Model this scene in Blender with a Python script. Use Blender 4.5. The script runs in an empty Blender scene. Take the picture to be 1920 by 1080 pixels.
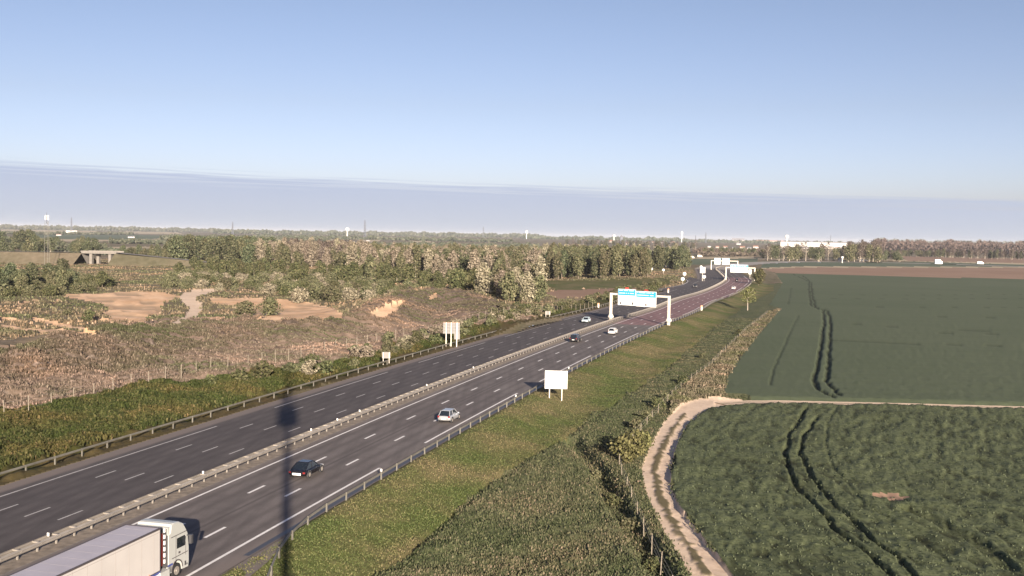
import bpy, bmesh, math, random
import numpy as np
from mathutils import Matrix, Vector
random.seed(7); RNG=np.random.default_rng(7)
R=math.radians
scene=bpy.context.scene
COL=scene.collection

# ------------------------------------------------------------------ camera
CAM_H,PIT,ROLL,F=22.76,.04989,.01825,1981.7
cam=bpy.data.objects.new('camera',bpy.data.cameras.new('camera')); COL.objects.link(cam)
cam.data.sensor_width=36; cam.data.lens=F/1920*36; cam.data.clip_start=.3; cam.data.clip_end=60000
_c,_s,_cr,_sr=math.cos(PIT),math.sin(PIT),math.cos(ROLL),math.sin(ROLL)
_r=Vector((1,0,0)); _u=Vector((0,_s,_c)); _f=Vector((0,_c,-_s))
rx=_r*_cr+_u*_sr; ux=-_r*_sr+_u*_cr
cam.matrix_world=Matrix(((rx.x,ux.x,-_f.x,0),(rx.y,ux.y,-_f.y,0),(rx.z,ux.z,-_f.z,CAM_H),(0,0,0,1)))
scene.camera=cam
# ------------------------------------------------------------------ world, sun, exposure
SUN_EL,SUN_AZ=R(14.5),R(-11.9)          # shadows fall toward azimuth SUN_AZ (0 = +Y, + = right)
world=bpy.data.worlds.new('World'); scene.world=world; world.use_nodes=True
wn=world.node_tree; wn.nodes.clear()
def N(nt,t,**k):
    n=nt.nodes.new(t)
    for a,b in k.items(): setattr(n,a,b)
    return n
def L(nt,a,b): nt.links.new(a,b)
wo=N(wn,'ShaderNodeOutputWorld'); bg=N(wn,'ShaderNodeBackground'); sky=N(wn,'ShaderNodeTexSky')
sky.sky_type='NISHITA'; sky.sun_disc=False; sky.sun_elevation=SUN_EL
sky.sun_rotation=math.pi+SUN_AZ      # sun stands opposite to the way the shadows fall
sky.altitude=100; sky.air_density=1.0; sky.dust_density=1.2; sky.ozone_density=1.5
SKY_STR=.055
bg.inputs['Strength'].default_value=SKY_STR
def math_(nt,op,a,b=None,c=None,clamp=False):
    n=N(nt,'ShaderNodeMath',operation=op,use_clamp=clamp)
    for i,v in enumerate((a,b,c)):
        if v is None: continue
        if hasattr(v,'links'): L(nt,v,n.inputs[i])
        else: n.inputs[i].default_value=v
    return n.outputs[0]
tc=N(wn,'ShaderNodeTexCoord'); sep=N(wn,'ShaderNodeSeparateXYZ'); L(wn,tc.outputs['Generated'],sep.inputs[0])
az=math_(wn,'DIVIDE',sep.outputs[0],math_(wn,'MAXIMUM',math_(wn,'ABSOLUTE',sep.outputs[1]),.2))
el=sep.outputs[2]
# a distant bank of stratus low on the horizon with a ragged, slightly sloping top
cmb=N(wn,'ShaderNodeCombineXYZ'); L(wn,math_(wn,'MULTIPLY',az,9.),cmb.inputs[0]); L(wn,math_(wn,'MULTIPLY',el,210.),cmb.inputs[1])
nz=N(wn,'ShaderNodeTexNoise'); nz.inputs['Scale'].default_value=1.; nz.inputs['Detail'].default_value=5; L(wn,cmb.outputs[0],nz.inputs['Vector'])
top=math_(wn,'ADD',math_(wn,'MULTIPLY',az,-.0165),.0452)
top=math_(wn,'ADD',top,math_(wn,'MULTIPLY',math_(wn,'SUBTRACT',nz.outputs[0],.5),.009))
cm=N(wn,'ShaderNodeMapRange',interpolation_type='SMOOTHSTEP'); L(wn,math_(wn,'SUBTRACT',top,el),cm.inputs[0])
cm.inputs[1].default_value=-.0008; cm.inputs[2].default_value=.0026
cm2=N(wn,'ShaderNodeCombineXYZ'); L(wn,math_(wn,'MULTIPLY',az,5.),cm2.inputs[0]); L(wn,math_(wn,'MULTIPLY',math_(wn,'SUBTRACT',el,math_(wn,'MULTIPLY',az,-.016)),520.),cm2.inputs[1])
nz2=N(wn,'ShaderNodeTexNoise'); nz2.inputs['Scale'].default_value=1.; nz2.inputs['Detail'].default_value=4; L(wn,cm2.outputs[0],nz2.inputs['Vector'])
# thin ragged streaks along the top edge of the bank
up=N(wn,'ShaderNodeMapRange',interpolation_type='SMOOTHSTEP'); L(wn,math_(wn,'SUBTRACT',top,el),up.inputs[0]); up.inputs[1].default_value=-.006; up.inputs[2].default_value=.001
st_=N(wn,'ShaderNodeMapRange',interpolation_type='SMOOTHSTEP'); L(wn,nz2.outputs[0],st_.inputs[0]); st_.inputs[1].default_value=.45; st_.inputs[2].default_value=.6
dn=N(wn,'ShaderNodeMapRange',interpolation_type='SMOOTHSTEP'); L(wn,math_(wn,'SUBTRACT',top,el),dn.inputs[0]); dn.inputs[1].default_value=.004; dn.inputs[2].default_value=.0115; dn.inputs[3].default_value=.45; dn.inputs[4].default_value=0
gap=math_(wn,'SUBTRACT',1.,math_(wn,'MULTIPLY',dn.outputs[0],st_.outputs[0]))
body=math_(wn,'MULTIPLY',math_(wn,'MULTIPLY',cm.outputs[0],.95),gap)
cmask=math_(wn,'MAXIMUM',body,math_(wn,'MULTIPLY',math_(wn,'MULTIPLY',up.outputs[0],st_.outputs[0]),.6))
lowm=N(wn,'ShaderNodeMapRange'); L(wn,el,lowm.inputs[0]); lowm.inputs[1].default_value=0; lowm.inputs[2].default_value=.05
cramp=N(wn,'ShaderNodeValToRGB'); L(wn,lowm.outputs[0],cramp.inputs[0])
CLO=(4.9,5.1,5.9); 
cramp.color_ramp.elements[0].color=(5.0/8,5.3/8,6.05/8,1); cramp.color_ramp.elements[1].color=(4.2/8,4.75/8,6.2/8,1)
cmul=N(wn,'ShaderNodeVectorMath',operation='SCALE'); L(wn,cramp.outputs[0],cmul.inputs[0]); cmul.inputs['Scale'].default_value=7.4
# sky tint
tint=N(wn,'ShaderNodeMix',data_type='RGBA',blend_type='MULTIPLY'); tint.inputs[0].default_value=1; L(wn,sky.outputs[0],tint.inputs[6])
tm_=N(wn,'ShaderNodeMapRange'); L(wn,el,tm_.inputs[0]); tm_.inputs[2].default_value=.25
tr_=N(wn,'ShaderNodeValToRGB'); L(wn,tm_.outputs[0],tr_.inputs[0]); e_=tr_.color_ramp.elements
e_[0].position=0; e_[0].color=(1.2/2,1.2/2,1.95/2,1); e_[1].position=1; e_[1].color=(1.0/2,.90/2,1.05/2,1)
for p_,c_ in ((.21,(1.15,1.12,1.62)),(.48,(1.08,.97,1.22)),(.84,(1.04,.925,1.08))):
    q_=e_.new(p_); q_.color=(c_[0]/2,c_[1]/2,c_[2]/2,1)
ts_=N(wn,'ShaderNodeVectorMath',operation='SCALE'); L(wn,tr_.outputs[0],ts_.inputs[0]); ts_.inputs['Scale'].default_value=1.82; L(wn,ts_.outputs[0],tint.inputs[7])
mx=N(wn,'ShaderNodeMix',data_type='RGBA'); L(wn,cmask,mx.inputs[0]); L(wn,tint.outputs[2],mx.inputs[6]); L(wn,cmul.outputs[0],mx.inputs[7])
L(wn,mx.outputs[2],bg.inputs[0]); L(wn,bg.outputs[0],wo.inputs[0])
sd=bpy.data.lights.new('sun','SUN'); sd.energy=5.0; sd.angle=R(.53); sd.color=(1,.86,.70)
sun=bpy.data.objects.new('sun',sd); COL.objects.link(sun)
ldir=Vector((math.sin(SUN_AZ)*math.cos(SUN_EL),math.cos(SUN_AZ)*math.cos(SUN_EL),-math.sin(SUN_EL)))
sun.rotation_euler=ldir.to_track_quat('-Z','Y').to_euler(); sun.location=(0,-50,80)
vs=scene.view_settings; vs.view_transform='Standard'; vs.look='None'; vs.gamma=1; vs.use_curve_mapping=False
vs.exposure=1.25
scene.cycles.max_bounces=6; scene.cycles.diffuse_bounces=2; scene.cycles.volume_bounces=0; scene.cycles.transparent_max_bounces=6
scene.cycles.use_denoising=True

# ------------------------------------------------------------------ projection between the photograph and the ground
def gp(x,y,z=0.):
    u=(np.asarray(x,float)-960)/F; v=(np.asarray(y,float)-540)/F
    u,v=u*_cr+v*_sr,-u*_sr+v*_cr
    dx,dy,dz=u,_c-v*_s,-_s-v*_c
    k=(z-CAM_H)/dz
    return dx*k,dy*k
def proj(X,Y,Z):
    z=Z-CAM_H; fw=Y*_c-z*_s; fw=np.where(fw<1,1,fw); up=Y*_s+z*_c
    u=X/fw; v=-up/fw
    px=960+F*(u*_cr-v*_sr); py=540+F*(u*_sr+v*_cr)
    return np.where(Y>2,px,-99999),np.where(Y>2,py,-99999)
def dist_px(x,y): # ground distance at which a pixel row lies
    a,b=gp(x,y); return math.hypot(a,b)

# ------------------------------------------------------------------ the motorway's line
X0,Y0,A0,K0=-15.7735,88.876,.25235,2.9e-4
MOFF=12.7
def arc(t):
    n=60; ss=(np.arange(n)+.5)/n*t; a=A0+K0*ss
    return X0+np.sum(np.sin(a))*t/n, Y0+np.sum(np.cos(a))*t/n, A0+K0*t
T=[];MX=[];MY=[]
for t in np.arange(-90,201,5.):
    x,y,a=arc(t); T.append(t); MX.append(x-math.cos(a)*MOFF); MY.append(y+math.sin(a)*MOFF)
way=[(44,333),(59.5,386),(79,443),(100,515),(117,581),(128,640),(141,720),(158,818),(186,910),(217,990),(262,1075),(310,1135),(365,1165),(425,1165),(490,1125),(560,1050),(650,930),(760,770)]
P=[np.array((MX[-1],MY[-1]))]+[np.array(w,float) for w in way]
prev=np.array((MX[-6],MY[-6]))
full=[prev]+P+[P[-1]+(P[-1]-P[-2])]
for i in range(1,len(full)-2):
    p0,p1,p2,p3=full[i-1:i+3]
    t0=0;t1=np.linalg.norm(p1-p0)**.5; t2=t1+np.linalg.norm(p2-p1)**.5; t3=t2+np.linalg.norm(p3-p2)**.5
    n=max(2,int(np.linalg.norm(p2-p1)/5))
    for k in range(1,n+1):
        s=t1+(t2-t1)*k/n
        a1=(t1-s)/(t1-t0)*p0+(s-t0)/(t1-t0)*p1; a2=(t2-s)/(t2-t1)*p1+(s-t1)/(t2-t1)*p2; a3=(t3-s)/(t3-t2)*p2+(s-t2)/(t3-t2)*p3
        b1=(t2-s)/(t2-t0)*a1+(s-t0)/(t2-t0)*a2; b2=(t3-s)/(t3-t1)*a2+(s-t1)/(t3-t1)*a3
        c=(t2-s)/(t2-t1)*b1+(s-t1)/(t2-t1)*b2
        T.append(T[-1]+math.hypot(c[0]-MX[-1],c[1]-MY[-1])); MX.append(c[0]); MY.append(c[1])
T=np.array(T);MX=np.array(MX);MY=np.array(MY)
MA=np.unwrap(np.arctan2(np.gradient(MX,T),np.gradient(MY,T)))
MA=np.where(T<=190,A0+K0*T,MA)
for _ in range(3): MA[60:-1]=(MA[59:-2]+2*MA[60:-1]+MA[61:])/4
TEND=T[-1]
def rp(t,off):
    x=np.interp(t,T,MX);y=np.interp(t,T,MY);a=np.interp(t,T,MA)
    return x-np.cos(a)*(off-MOFF), y+np.sin(a)*(off-MOFF)
def rh(t): return float(np.interp(t,T,MA))
def inv_path(X,Y,PT,PX,PY,PA):
    t=np.empty(len(X));o=np.empty(len(X))
    for i in range(0,len(X),20000):
        x=X[i:i+20000,None];y=Y[i:i+20000,None]
        j=np.argmin((x-PX)**2+(y-PY)**2,axis=1)
        dx=X[i:i+20000]-PX[j];dy=Y[i:i+20000]-PY[j];a=PA[j]
        s=dx*np.sin(a)+dy*np.cos(a); t[i:i+20000]=PT[j]+s
        o[i:i+20000]=-(dx*np.cos(a)-dy*np.sin(a))
    return t,o
def road_coords(X,Y):
    t,o=inv_path(X,Y,T,MX,MY,MA); return t,o+MOFF

# ------------------------------------------------------------------ noise
def h2(i,j,s):
    n=(i.astype(np.int64)*374761393+j.astype(np.int64)*668265263+s*1442695041)&0xffffffff
    n=((n^(n>>13))*1274126177)&0xffffffff
    n=(n^(n>>16))&0xffffff
    return n/float(0xffffff)
def vn(x,y,s=0):
    xi=np.floor(x);yi=np.floor(y);fx=x-xi;fy=y-yi
    fx=fx*fx*(3-2*fx);fy=fy*fy*(3-2*fy)
    a=h2(xi,yi,s);b=h2(xi+1,yi,s);c=h2(xi,yi+1,s);d=h2(xi+1,yi+1,s)
    return (a*(1-fx)+b*fx)*(1-fy)+(c*(1-fx)+d*fx)*fy-.5
def fbm(x,y,w,o=3,s=0):
    r=0
    for k in range(o): r=r+vn(x/w*2**k+17.3*k,y/w*2**k-9.1*k,s+k)*.5**k
    return r
def sst(a,b,x):
    t=np.clip((x-a)/(b-a),0,1); return t*t*(3-2*t)
def seg_dist(X,Y,pts):
    d=np.full(len(X),1e9); par=np.zeros(len(X))
    for k in range(len(pts)-1):
        ax,ay=pts[k][:2];bx,by=pts[k+1][:2];ux_,uy=bx-ax,by-ay;l=ux_*ux_+uy*uy+1e-9
        s=np.clip(((X-ax)*ux_+(Y-ay)*uy)/l,0,1)
        dd=np.hypot(X-ax-s*ux_,Y-ay-s*uy); m=dd<d; d[m]=dd[m]; par[m]=(k+s)[m]
    return d,par

# ramp leaving the far carriageway, service lane
RAMP=[(63,455),(86,512),(97,560),(101,600),(101,640),(92,668),(72,684),(40,690),(0,700)]
# ------------------------------------------------------------------ base terrain
RIDGE1=[(-128,92,4.6),(-92,128,4.8),(-75.5,156,4.8),(-72.5,170,4.7),(-69,187,4.2),(-63,207,3.3),(-52,222,2.1)]
RIDGE2=[(-47,232,2.0),(-38,250,3.4),(-33,275,4.6),(-30,300,5.4),(-25,322,5.6),(-17,326,4.6),(-9,300,3.0),(-4,262,1.6)]
def base_z(X,Y,t,o):
    D=np.hypot(X,Y)
    z=np.zeros(len(X))
    near=1-sst(700,1000,D)
    # right side falls away from the carriageway
    z-= near*1.5*sst(2.2,11,-o)
    # ditch at the foot of the left bank, the bank itself
    z+= near*.5*sst(31,47,o)-near*.25*np.exp(-((o-31.5)/1.6)**2)
    for RG,wd in ((RIDGE1,17.),(RIDGE2,15.)):
        d,p=seg_dist(X,Y,RG)
        hh=np.interp(p,range(len(RG)),[r[2] for r in RG])
        z+=hh*np.exp(-(d/wd)**2)
    # shallow diggings of the quarry
    q=np.exp(-(((X+85)/40)**2+((Y-300)/40)**2)); z-=1.2*q
    # road bed cut
    bed=sst(-1.9,-1.6,o)*(1-sst(28.1,28.5,o))*(t<TEND-2)
    z-=bed*.35
    rd,_=seg_dist(X,Y,RAMP); z-=.3*(1-sst(4.5,5.5,rd))*(D<900)
    # low hill in the far west and the gentle swell of the plain
    z+= sst(2500,9000,D)*(fbm(X,Y,3500,2,5)*14+6)
    return z
def ground_z(x,y):
    X=np.array([x],float);Y=np.array([y],float);t,o=road_coords(X,Y)
    return float(base_z(X,Y,t,o)[0])
def ground_zs(X,Y):
    t,o=road_coords(X,Y); return base_z(X,Y,t,o)

# ------------------------------------------------------------------ materials
def mat(name): 
    m=bpy.data.materials.new(name); m.use_nodes=True; nt=m.node_tree; b=nt.nodes['Principled BSDF']; return m,nt,b
def simple(name,col,rough=.6,metal=0.,spec=.5,emit=None,noise=0.,nscale=3.):
    m,nt,b=mat(name); b.inputs['Roughness'].default_value=rough; b.inputs['Metallic'].default_value=metal; b.inputs['Specular IOR Level'].default_value=spec
    if noise>0:
        tx=N(nt,'ShaderNodeTexCoord'); n=N(nt,'ShaderNodeTexNoise'); n.inputs['Scale'].default_value=nscale; n.inputs['Detail'].default_value=4
        L(nt,tx.outputs['Object'],n.inputs['Vector'])
        r=N(nt,'ShaderNodeValToRGB'); L(nt,n.outputs[0],r.inputs[0])
        r.color_ramp.elements[0].position=.3; r.color_ramp.elements[1].position=.7
        r.color_ramp.elements[0].color=(*[c*(1-noise) for c in col],1); r.color_ramp.elements[1].color=(*[min(1,c*(1+noise)) for c in col],1)
        L(nt,r.outputs[0],b.inputs['Base Color'])
    else: b.inputs['Base Color'].default_value=(*col,1)
    return m
def ramp_node(nt,fac,stops):
    r=N(nt,'ShaderNodeValToRGB'); L(nt,fac,r.inputs[0]); e=r.color_ramp.elements
    e[0].position,e[0].color=stops[0][0],(*stops[0][1],1); e[1].position,e[1].color=stops[-1][0],(*stops[-1][1],1)
    for p,c in stops[1:-1]:
        q=e.new(p); q.color=(*c,1)
    return r.outputs[0]
def mixc(nt,f,a,b,mode='MIX'):
    m=N(nt,'ShaderNodeMix',data_type='RGBA',blend_type=mode)
    for i,v in ((0,f),(6,a),(7,b)):
        if hasattr(v,'links'): L(nt,v,m.inputs[i])
        else: m.inputs[i].default_value=v if i==0 else (*v,1)
    return m.outputs[2]
def gnoise(nt,scale,detail=4,stretch=None,rough=.55):
    g=N(nt,'ShaderNodeNewGeometry'); n=N(nt,'ShaderNodeTexNoise'); n.inputs['Scale'].default_value=scale; n.inputs['Detail'].default_value=detail; n.inputs['Roughness'].default_value=rough
    if stretch:
        mp=N(nt,'ShaderNodeMapping'); mp.inputs['Rotation'].default_value=(0,0,stretch[0]); mp.inputs['Scale'].default_value=(stretch[1],stretch[2],1)
        L(nt,g.outputs['Position'],mp.inputs[0]); L(nt,mp.outputs[0],n.inputs['Vector'])
    else: L(nt,g.outputs['Position'],n.inputs['Vector'])
    return n.outputs[0]
def land(name,fine,broad,fs=.9,bs=.05,mixf=.45,soil=None,bump=.25,stretch=None):
    """fine / broad: colour stops of the small and the large pattern; soil: colour where the attribute 'soil' is 1"""
    m,nt,b=mat(name); b.inputs['Roughness'].default_value=.95; b.inputs['Specular IOR Level'].default_value=.1
    f=gnoise(nt,fs,5,stretch,.7); c=ramp_node(nt,f,fine)
    g=gnoise(nt,bs,3); c2=ramp_node(nt,g,broad)
    c=mixc(nt,mixf,c,c2)
    if soil:
        at=N(nt,'ShaderNodeAttribute',attribute_name='soil'); c=mixc(nt,at.outputs['Fac'],c,soil)
    L(nt,c,b.inputs['Base Color'])
    if bump:
        bp=N(nt,'ShaderNodeBump'); bp.inputs['Strength'].default_value=bump; bp.inputs['Distance'].default_value=.3
        L(nt,gnoise(nt,fs*2.2,4),bp.inputs['Height']); L(nt,bp.outputs[0],b.inputs['Normal'])
    return m
M={}
M['ground']=land('countryside',[(.35,(0.09,0.084,0.046)),(.5,(0.156,0.1288,0.0805)),(.65,(0.288,0.224,0.161))],[(.35,(0.084,0.084,0.046)),(.5,(0.156,0.1344,0.08625)),(.62,(0.252,0.1904,0.138))],.35,.022,.5,soil=(0.12,0.0952,0.0575))
M['verge']=land('verge grass',[(.3,(0.04488,0.05814,0.01666)),(.5,(0.09792,0.1085,0.03748)),(.7,(0.1632,0.155,0.0708))],[(.38,(0.06936,0.08915,0.02499)),(.5,(0.1224,0.1085,0.04998)),(.62,(0.1958,0.1473,0.0833))],1.2,.09,.55)
M['weeds']=land('rough weeds',[(.32,(0.03468,0.04633,0.01833)),(.5,(0.09103,0.1011,0.04998)),(.68,(0.1647,0.1601,0.09163))],[(.4,(0.06936,0.08424,0.03748)),(.6,(0.1214,0.1179,0.06664))],1.6,.07,.35)
M['margin']=land('field margin',[(.32,(0.048,0.04675,0.027)),(.5,(0.152,0.1275,0.09)),(.68,(0.264,0.221,0.162))],[(.4,(0.104,0.102,0.054)),(.6,(0.192,0.153,0.117))],.8,.06,.4)
M['wheat']=land('wheat crop',[(.36,(0.01804,0.02337,0.009894)),(.43,(0.06521,0.079,0.03944)),(.5,(0.09992,0.1164,0.05959)),(.68,(0.1474,0.1673,0.08763))],[(.4,(0.08941,0.1063,0.05257)),(.6,(0.1156,0.1317,0.06836))],2.0,.03,.25,soil=(0.03155,0.03546,0.01753))
M['wheat2']=land('young wheat',[(.32,(0.08219,0.1008,0.05961)),(.5,(0.09113,0.1119,0.06604)),(.68,(0.1019,0.1228,0.0725))],[(.4,(0.08488,0.1044,0.06042)),(.6,(0.1028,0.1192,0.0725))],.5,.012,.5,soil=(0.0268,0.03116,0.0161),bump=.1,stretch=(0.08934,0.1374,0.8055))
M['track']=land('pale dirt',[(.35,(0.528,0.392,0.2822)),(.5,(0.66,0.5118,0.383)),(.65,(0.748,0.5989,0.4536))],[(.4,(0.55,0.4247,0.3125)),(.6,(0.726,0.5663,0.4234))],1.5,.1,.4,soil=(.15,.125,.07),bump=.1)
M['plough']=land('ploughed soil',[(.35,(0.234,0.152,0.1036)),(.65,(0.2808,0.19,0.1369))],[(.4,(0.234,0.152,0.1036)),(.6,(0.2964,0.2014,0.148))],.05,.01,.5,bump=.1)
M['stubble']=land('pale stubble',[(.35,(.34,.28,.18)),(.65,(.45,.37,.25))],[(.4,(.36,.3,.2)),(.6,(.46,.37,.27))],.05,.01,.5,bump=0)
M['greenfield']=land('far green crop',[(.35,(.09,.115,.07)),(.65,(.11,.135,.09))],[(.4,(.085,.11,.07)),(.6,(.12,.14,.095))],.02,.005,.5,bump=0)
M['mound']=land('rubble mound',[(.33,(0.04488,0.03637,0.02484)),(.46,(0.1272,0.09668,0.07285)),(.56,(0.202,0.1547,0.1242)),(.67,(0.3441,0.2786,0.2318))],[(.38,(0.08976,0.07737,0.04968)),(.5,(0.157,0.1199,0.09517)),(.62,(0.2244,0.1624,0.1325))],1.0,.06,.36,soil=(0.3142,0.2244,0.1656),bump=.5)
M['sand']=land('quarry sand',[(.35,(0.486,0.299,0.1701)),(.5,(0.675,0.442,0.2673)),(.65,(0.81,0.572,0.3766))],[(.4,(0.567,0.351,0.2066)),(.6,(0.783,0.546,0.3645))],.25,.05,.5,soil=(0.3645,0.26,0.1701),bump=.2)
M['brown']=land('embankment',[(.35,(0.085,0.07125,0.045)),(.65,(0.17,0.1425,0.099))],[(.4,(0.085,0.0855,0.0495)),(.6,(0.17,0.1377,0.099))],.3,.03,.5)
M['bank']=land('green bank',[(.32,(0.02117,0.02751,0.006837)),(.5,(0.05141,0.05499,0.01563)),(.68,(0.09072,0.08802,0.0293))],[(.4,(0.03931,0.04675,0.01074)),(.55,(0.06653,0.0605,0.01954)),(.65,(0.1149,0.077,0.03907))],1.1,.08,.4,soil=(0.1028,0.06875,0.03663))
def asphalt(name,c0,c1,patch):
    m,nt,b=mat(name); b.inputs['Roughness'].default_value=.85; b.inputs['Specular IOR Level'].default_value=.25
    f=gnoise(nt,6,6,None,.8); c=ramp_node(nt,f,[(.3,c0),(.7,c1)])
    g=gnoise(nt,.06,3); c=mixc(nt,ramp_node(nt,g,[(.42,(0,0,0)),(.6,(.55,.55,.55))]),c,patch)
    c=mixc(nt,1.,c,ramp_node(nt,gnoise(nt,1.,5,(.27,.9,.025)),[(.35,(.84,.84,.84)),(.65,(1.14,1.14,1.14))]),'MULTIPLY')
    c=mixc(nt,1.,c,ramp_node(nt,gnoise(nt,.35,6,None,.7),[(.38,(.9,.9,.9)),(.62,(1.08,1.08,1.08))]),'MULTIPLY')
    at=N(nt,'ShaderNodeAttribute',attribute_name='wear')
    c=mixc(nt,math_(nt,'MULTIPLY',at.outputs['Fac'],1.),c,tuple(x*.62 for x in c0))
    at2=N(nt,'ShaderNodeAttribute',attribute_name='dust'); c=mixc(nt,at2.outputs['Fac'],c,(.2,.165,.145))
    L(nt,c,b.inputs['Base Color'])
    bp=N(nt,'ShaderNodeBump'); bp.inputs['Strength'].default_value=.15; bp.inputs['Distance'].default_value=.01; L(nt,gnoise(nt,25,3),bp.inputs['Height']); L(nt,bp.outputs[0],b.inputs['Normal'])
    return m
M['asph']=asphalt('grey asphalt',(.118,.10,.094),(.155,.136,.127),(.17,.15,.14))
M['asph2']=asphalt('dark asphalt',(.072,.062,.061),(.098,.086,.084),(.094,.082,.079))
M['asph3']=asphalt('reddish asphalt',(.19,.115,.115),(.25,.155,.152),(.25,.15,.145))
M['paint']=simple('road paint',(.72,.69,.66),.7,noise=.12,nscale=2)
M['paintw']=simple('worn road paint',(.42,.4,.38),.7,noise=.2,nscale=2)
M['galv']=simple('galvanised steel',(.33,.30,.265),.5,.35,noise=.15,nscale=.7)
M['galvd']=simple('weathered steel',(.175,.165,.14),.6,.2,noise=.2,nscale=.7)
M['concrete']=simple('pale concrete',(.2,.182,.162),.85,noise=.15,nscale=.8)
M['cream']=simple('cream painted steel',(.66,.60,.52),.5)
M['white']=simple('white sheet',(.78,.78,.76),.45)
M['signback']=simple('bare aluminium sign',(.17,.162,.155),.5,.1,noise=.08,nscale=2)
M['blue']=simple('sign blue',(.02,.32,.62),.5)
M['red']=simple('sign red',(.6,.05,.04),.5)
M['orange']=simple('emergency orange',(.7,.32,.18),.5)
M['black']=simple('black rubber',(.02,.02,.02),.8)
M['dark']=simple('dark metal',(.05,.05,.055),.5)
M['wood']=simple('weathered post wood',(.24,.205,.16),.9,noise=.2,nscale=4)
M['wire']=simple('fence wire',(.25,.23,.2),.7)
M['glass']=simple('tinted glass',(.012,.016,.022),.08,0,.8)
M['grey_glass']=simple('antenna grey',(.6,.62,.66),.5)
M['darkblue']=simple('far steel',(.12,.13,.16),.7)
def foliage(name,stops,var=.35,macro=None):
    m,nt,b=mat(name); b.inputs['Roughness'].default_value=.9; b.inputs['Specular IOR Level'].default_value=.15
    g=N(nt,'ShaderNodeNewGeometry'); oi=N(nt,'ShaderNodeObjectInfo')
    c=ramp_node(nt,g.outputs['Random Per Island'],stops)
    if macro:
        sc,tints=macro; c=mixc(nt,1.,c,ramp_node(nt,gnoise(nt,sc,4),tints),'MULTIPLY')
    hs=N(nt,'ShaderNodeHueSaturation'); L(nt,c,hs.inputs['Color'])
    L(nt,math_(nt,'ADD',math_(nt,'MULTIPLY',oi.outputs['Random'],.05),.475),hs.inputs['Hue'])
    L(nt,math_(nt,'ADD',math_(nt,'MULTIPLY',oi.outputs['Random'],var),1-var/2),hs.inputs['Value'])
    hs.inputs['Saturation'].default_value=.95
    L(nt,hs.outputs[0],b.inputs['Base Color']); return m
M['leaf_olive']=foliage('olive foliage',[(0,(0.04939,0.05561,0.02572)),(.5,(0.105,0.1057,0.05403)),(1,(0.1852,0.1668,0.09647))])
M['leaf_dark']=foliage('dark foliage',[(0,(0.0324,0.04257,0.02128)),(.5,(0.07363,0.08385,0.04256)),(1,(0.1473,0.1484,0.0836))])
M['leaf_pale']=foliage('pale budding foliage',[(0,(0.09668,0.07917,0.0541)),(.5,(0.2072,0.1782,0.1236)),(1,(0.3315,0.2772,0.2086))])
M['leaf_green']=foliage('fresh green foliage',[(0,(0.03325,0.03969,0.01596)),(.5,(0.076,0.08298,0.03491)),(1,(0.133,0.1227,0.05985))])
M['leaf_yellow']=foliage('yellow green foliage',[(0,(0.056,0.0546,0.02)),(.5,(0.112,0.1092,0.04)),(1,(0.176,0.1596,0.07))])
M['leaf_brown']=foliage('bare brown crown',[(0,(0.051,0.03825,0.0308)),(.5,(0.102,0.08075,0.066)),(1,(0.1615,0.1318,0.11))])
M['leaf_far']=foliage('far woodland',[(0,(0.04025,0.05175,0.0325)),(.5,(0.069,0.0805,0.052)),(1,(0.1265,0.1265,0.091))],.1)
M['leaf_farbrown']=foliage('far brown woodland',[(0,(0.051,0.03825,0.0315)),(.5,(0.08925,0.068,0.0558)),(1,(0.1445,0.1105,0.09))],.1)
M['bark']=simple('bark',(.16,.13,.1),.9,noise=.25,nscale=2)
M['palebark']=simple('pale bark',(.36,.31,.25),.9,noise=.2,nscale=2)
M['grassblade']=foliage('grass blades',[(0,(0.03672,0.04583,0.01499)),(.5,(0.0816,0.09166,0.03499)),(.85,(0.1306,0.1261,0.05831)),(1,(0.1795,0.1528,0.0833))],.1,(.09,[(.38,(.8,.95,.7)),(.5,(1.05,1.,.95)),(.62,(1.45,1.15,1.35))]))
M['weedblade']=foliage('weed tufts',[(0,(0.02693,0.03538,0.01666)),(.5,(0.06732,0.07582,0.03748)),(.85,(0.1077,0.1095,0.05831)),(1,(0.1795,0.1516,0.09996))],.1,(.1,[(.38,(.75,.85,.75)),(.5,(1.,1.,1.)),(.62,(1.3,1.15,1.2))]))
M['dryblade']=foliage('dry stalks',[(0,(.062,.054,.036)),(.4,(.108,.09,.064)),(.8,(.165,.135,.102)),(1,(.27,.225,.175))],.1,(.05,[(.36,(.62,.78,.55)),(.46,(.88,.9,.84)),(.54,(1.1,1.02,1.04)),(.64,(1.75,1.5,1.45))]))
M['bankblade']=foliage('bank leaves',[(0,(0.01538,0.02058,0.005478)),(.5,(0.03843,0.04375,0.01187)),(.85,(0.06313,0.06691,0.02054)),(1,(0.09883,0.08235,0.03653))],.1,(.12,[(.36,(.8,.95,.75)),(.5,(1.,1.,1.)),(.62,(1.5,1.15,1.3))]))
M['heathblade']=foliage('dark dead weeds',[(0,(.045,.04,.026)),(.4,(.082,.068,.048)),(.8,(.128,.104,.076)),(1,(.22,.18,.14))],.1,(.05,[(.36,(.62,.8,.55)),(.46,(.9,.95,.84)),(.56,(1.1,1.02,1.02)),(.68,(1.8,1.5,1.4))]))
M['cropblade']=foliage('crop blades',[(0,(0.02245,0.02972,0.01278)),(.5,(0.05613,0.0663,0.03407)),(1,(0.1067,0.1201,0.07027))],.1)
M['marginblade']=foliage('margin stalks',[(0,(.04,.04,.022)),(.4,(.09,.085,.05)),(.8,(.15,.135,.085)),(1,(.26,.22,.15))],.1,(.12,[(.36,(.8,.9,.7)),(.5,(1.,1.,1.)),(.64,(1.35,1.2,1.2))]))
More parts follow.
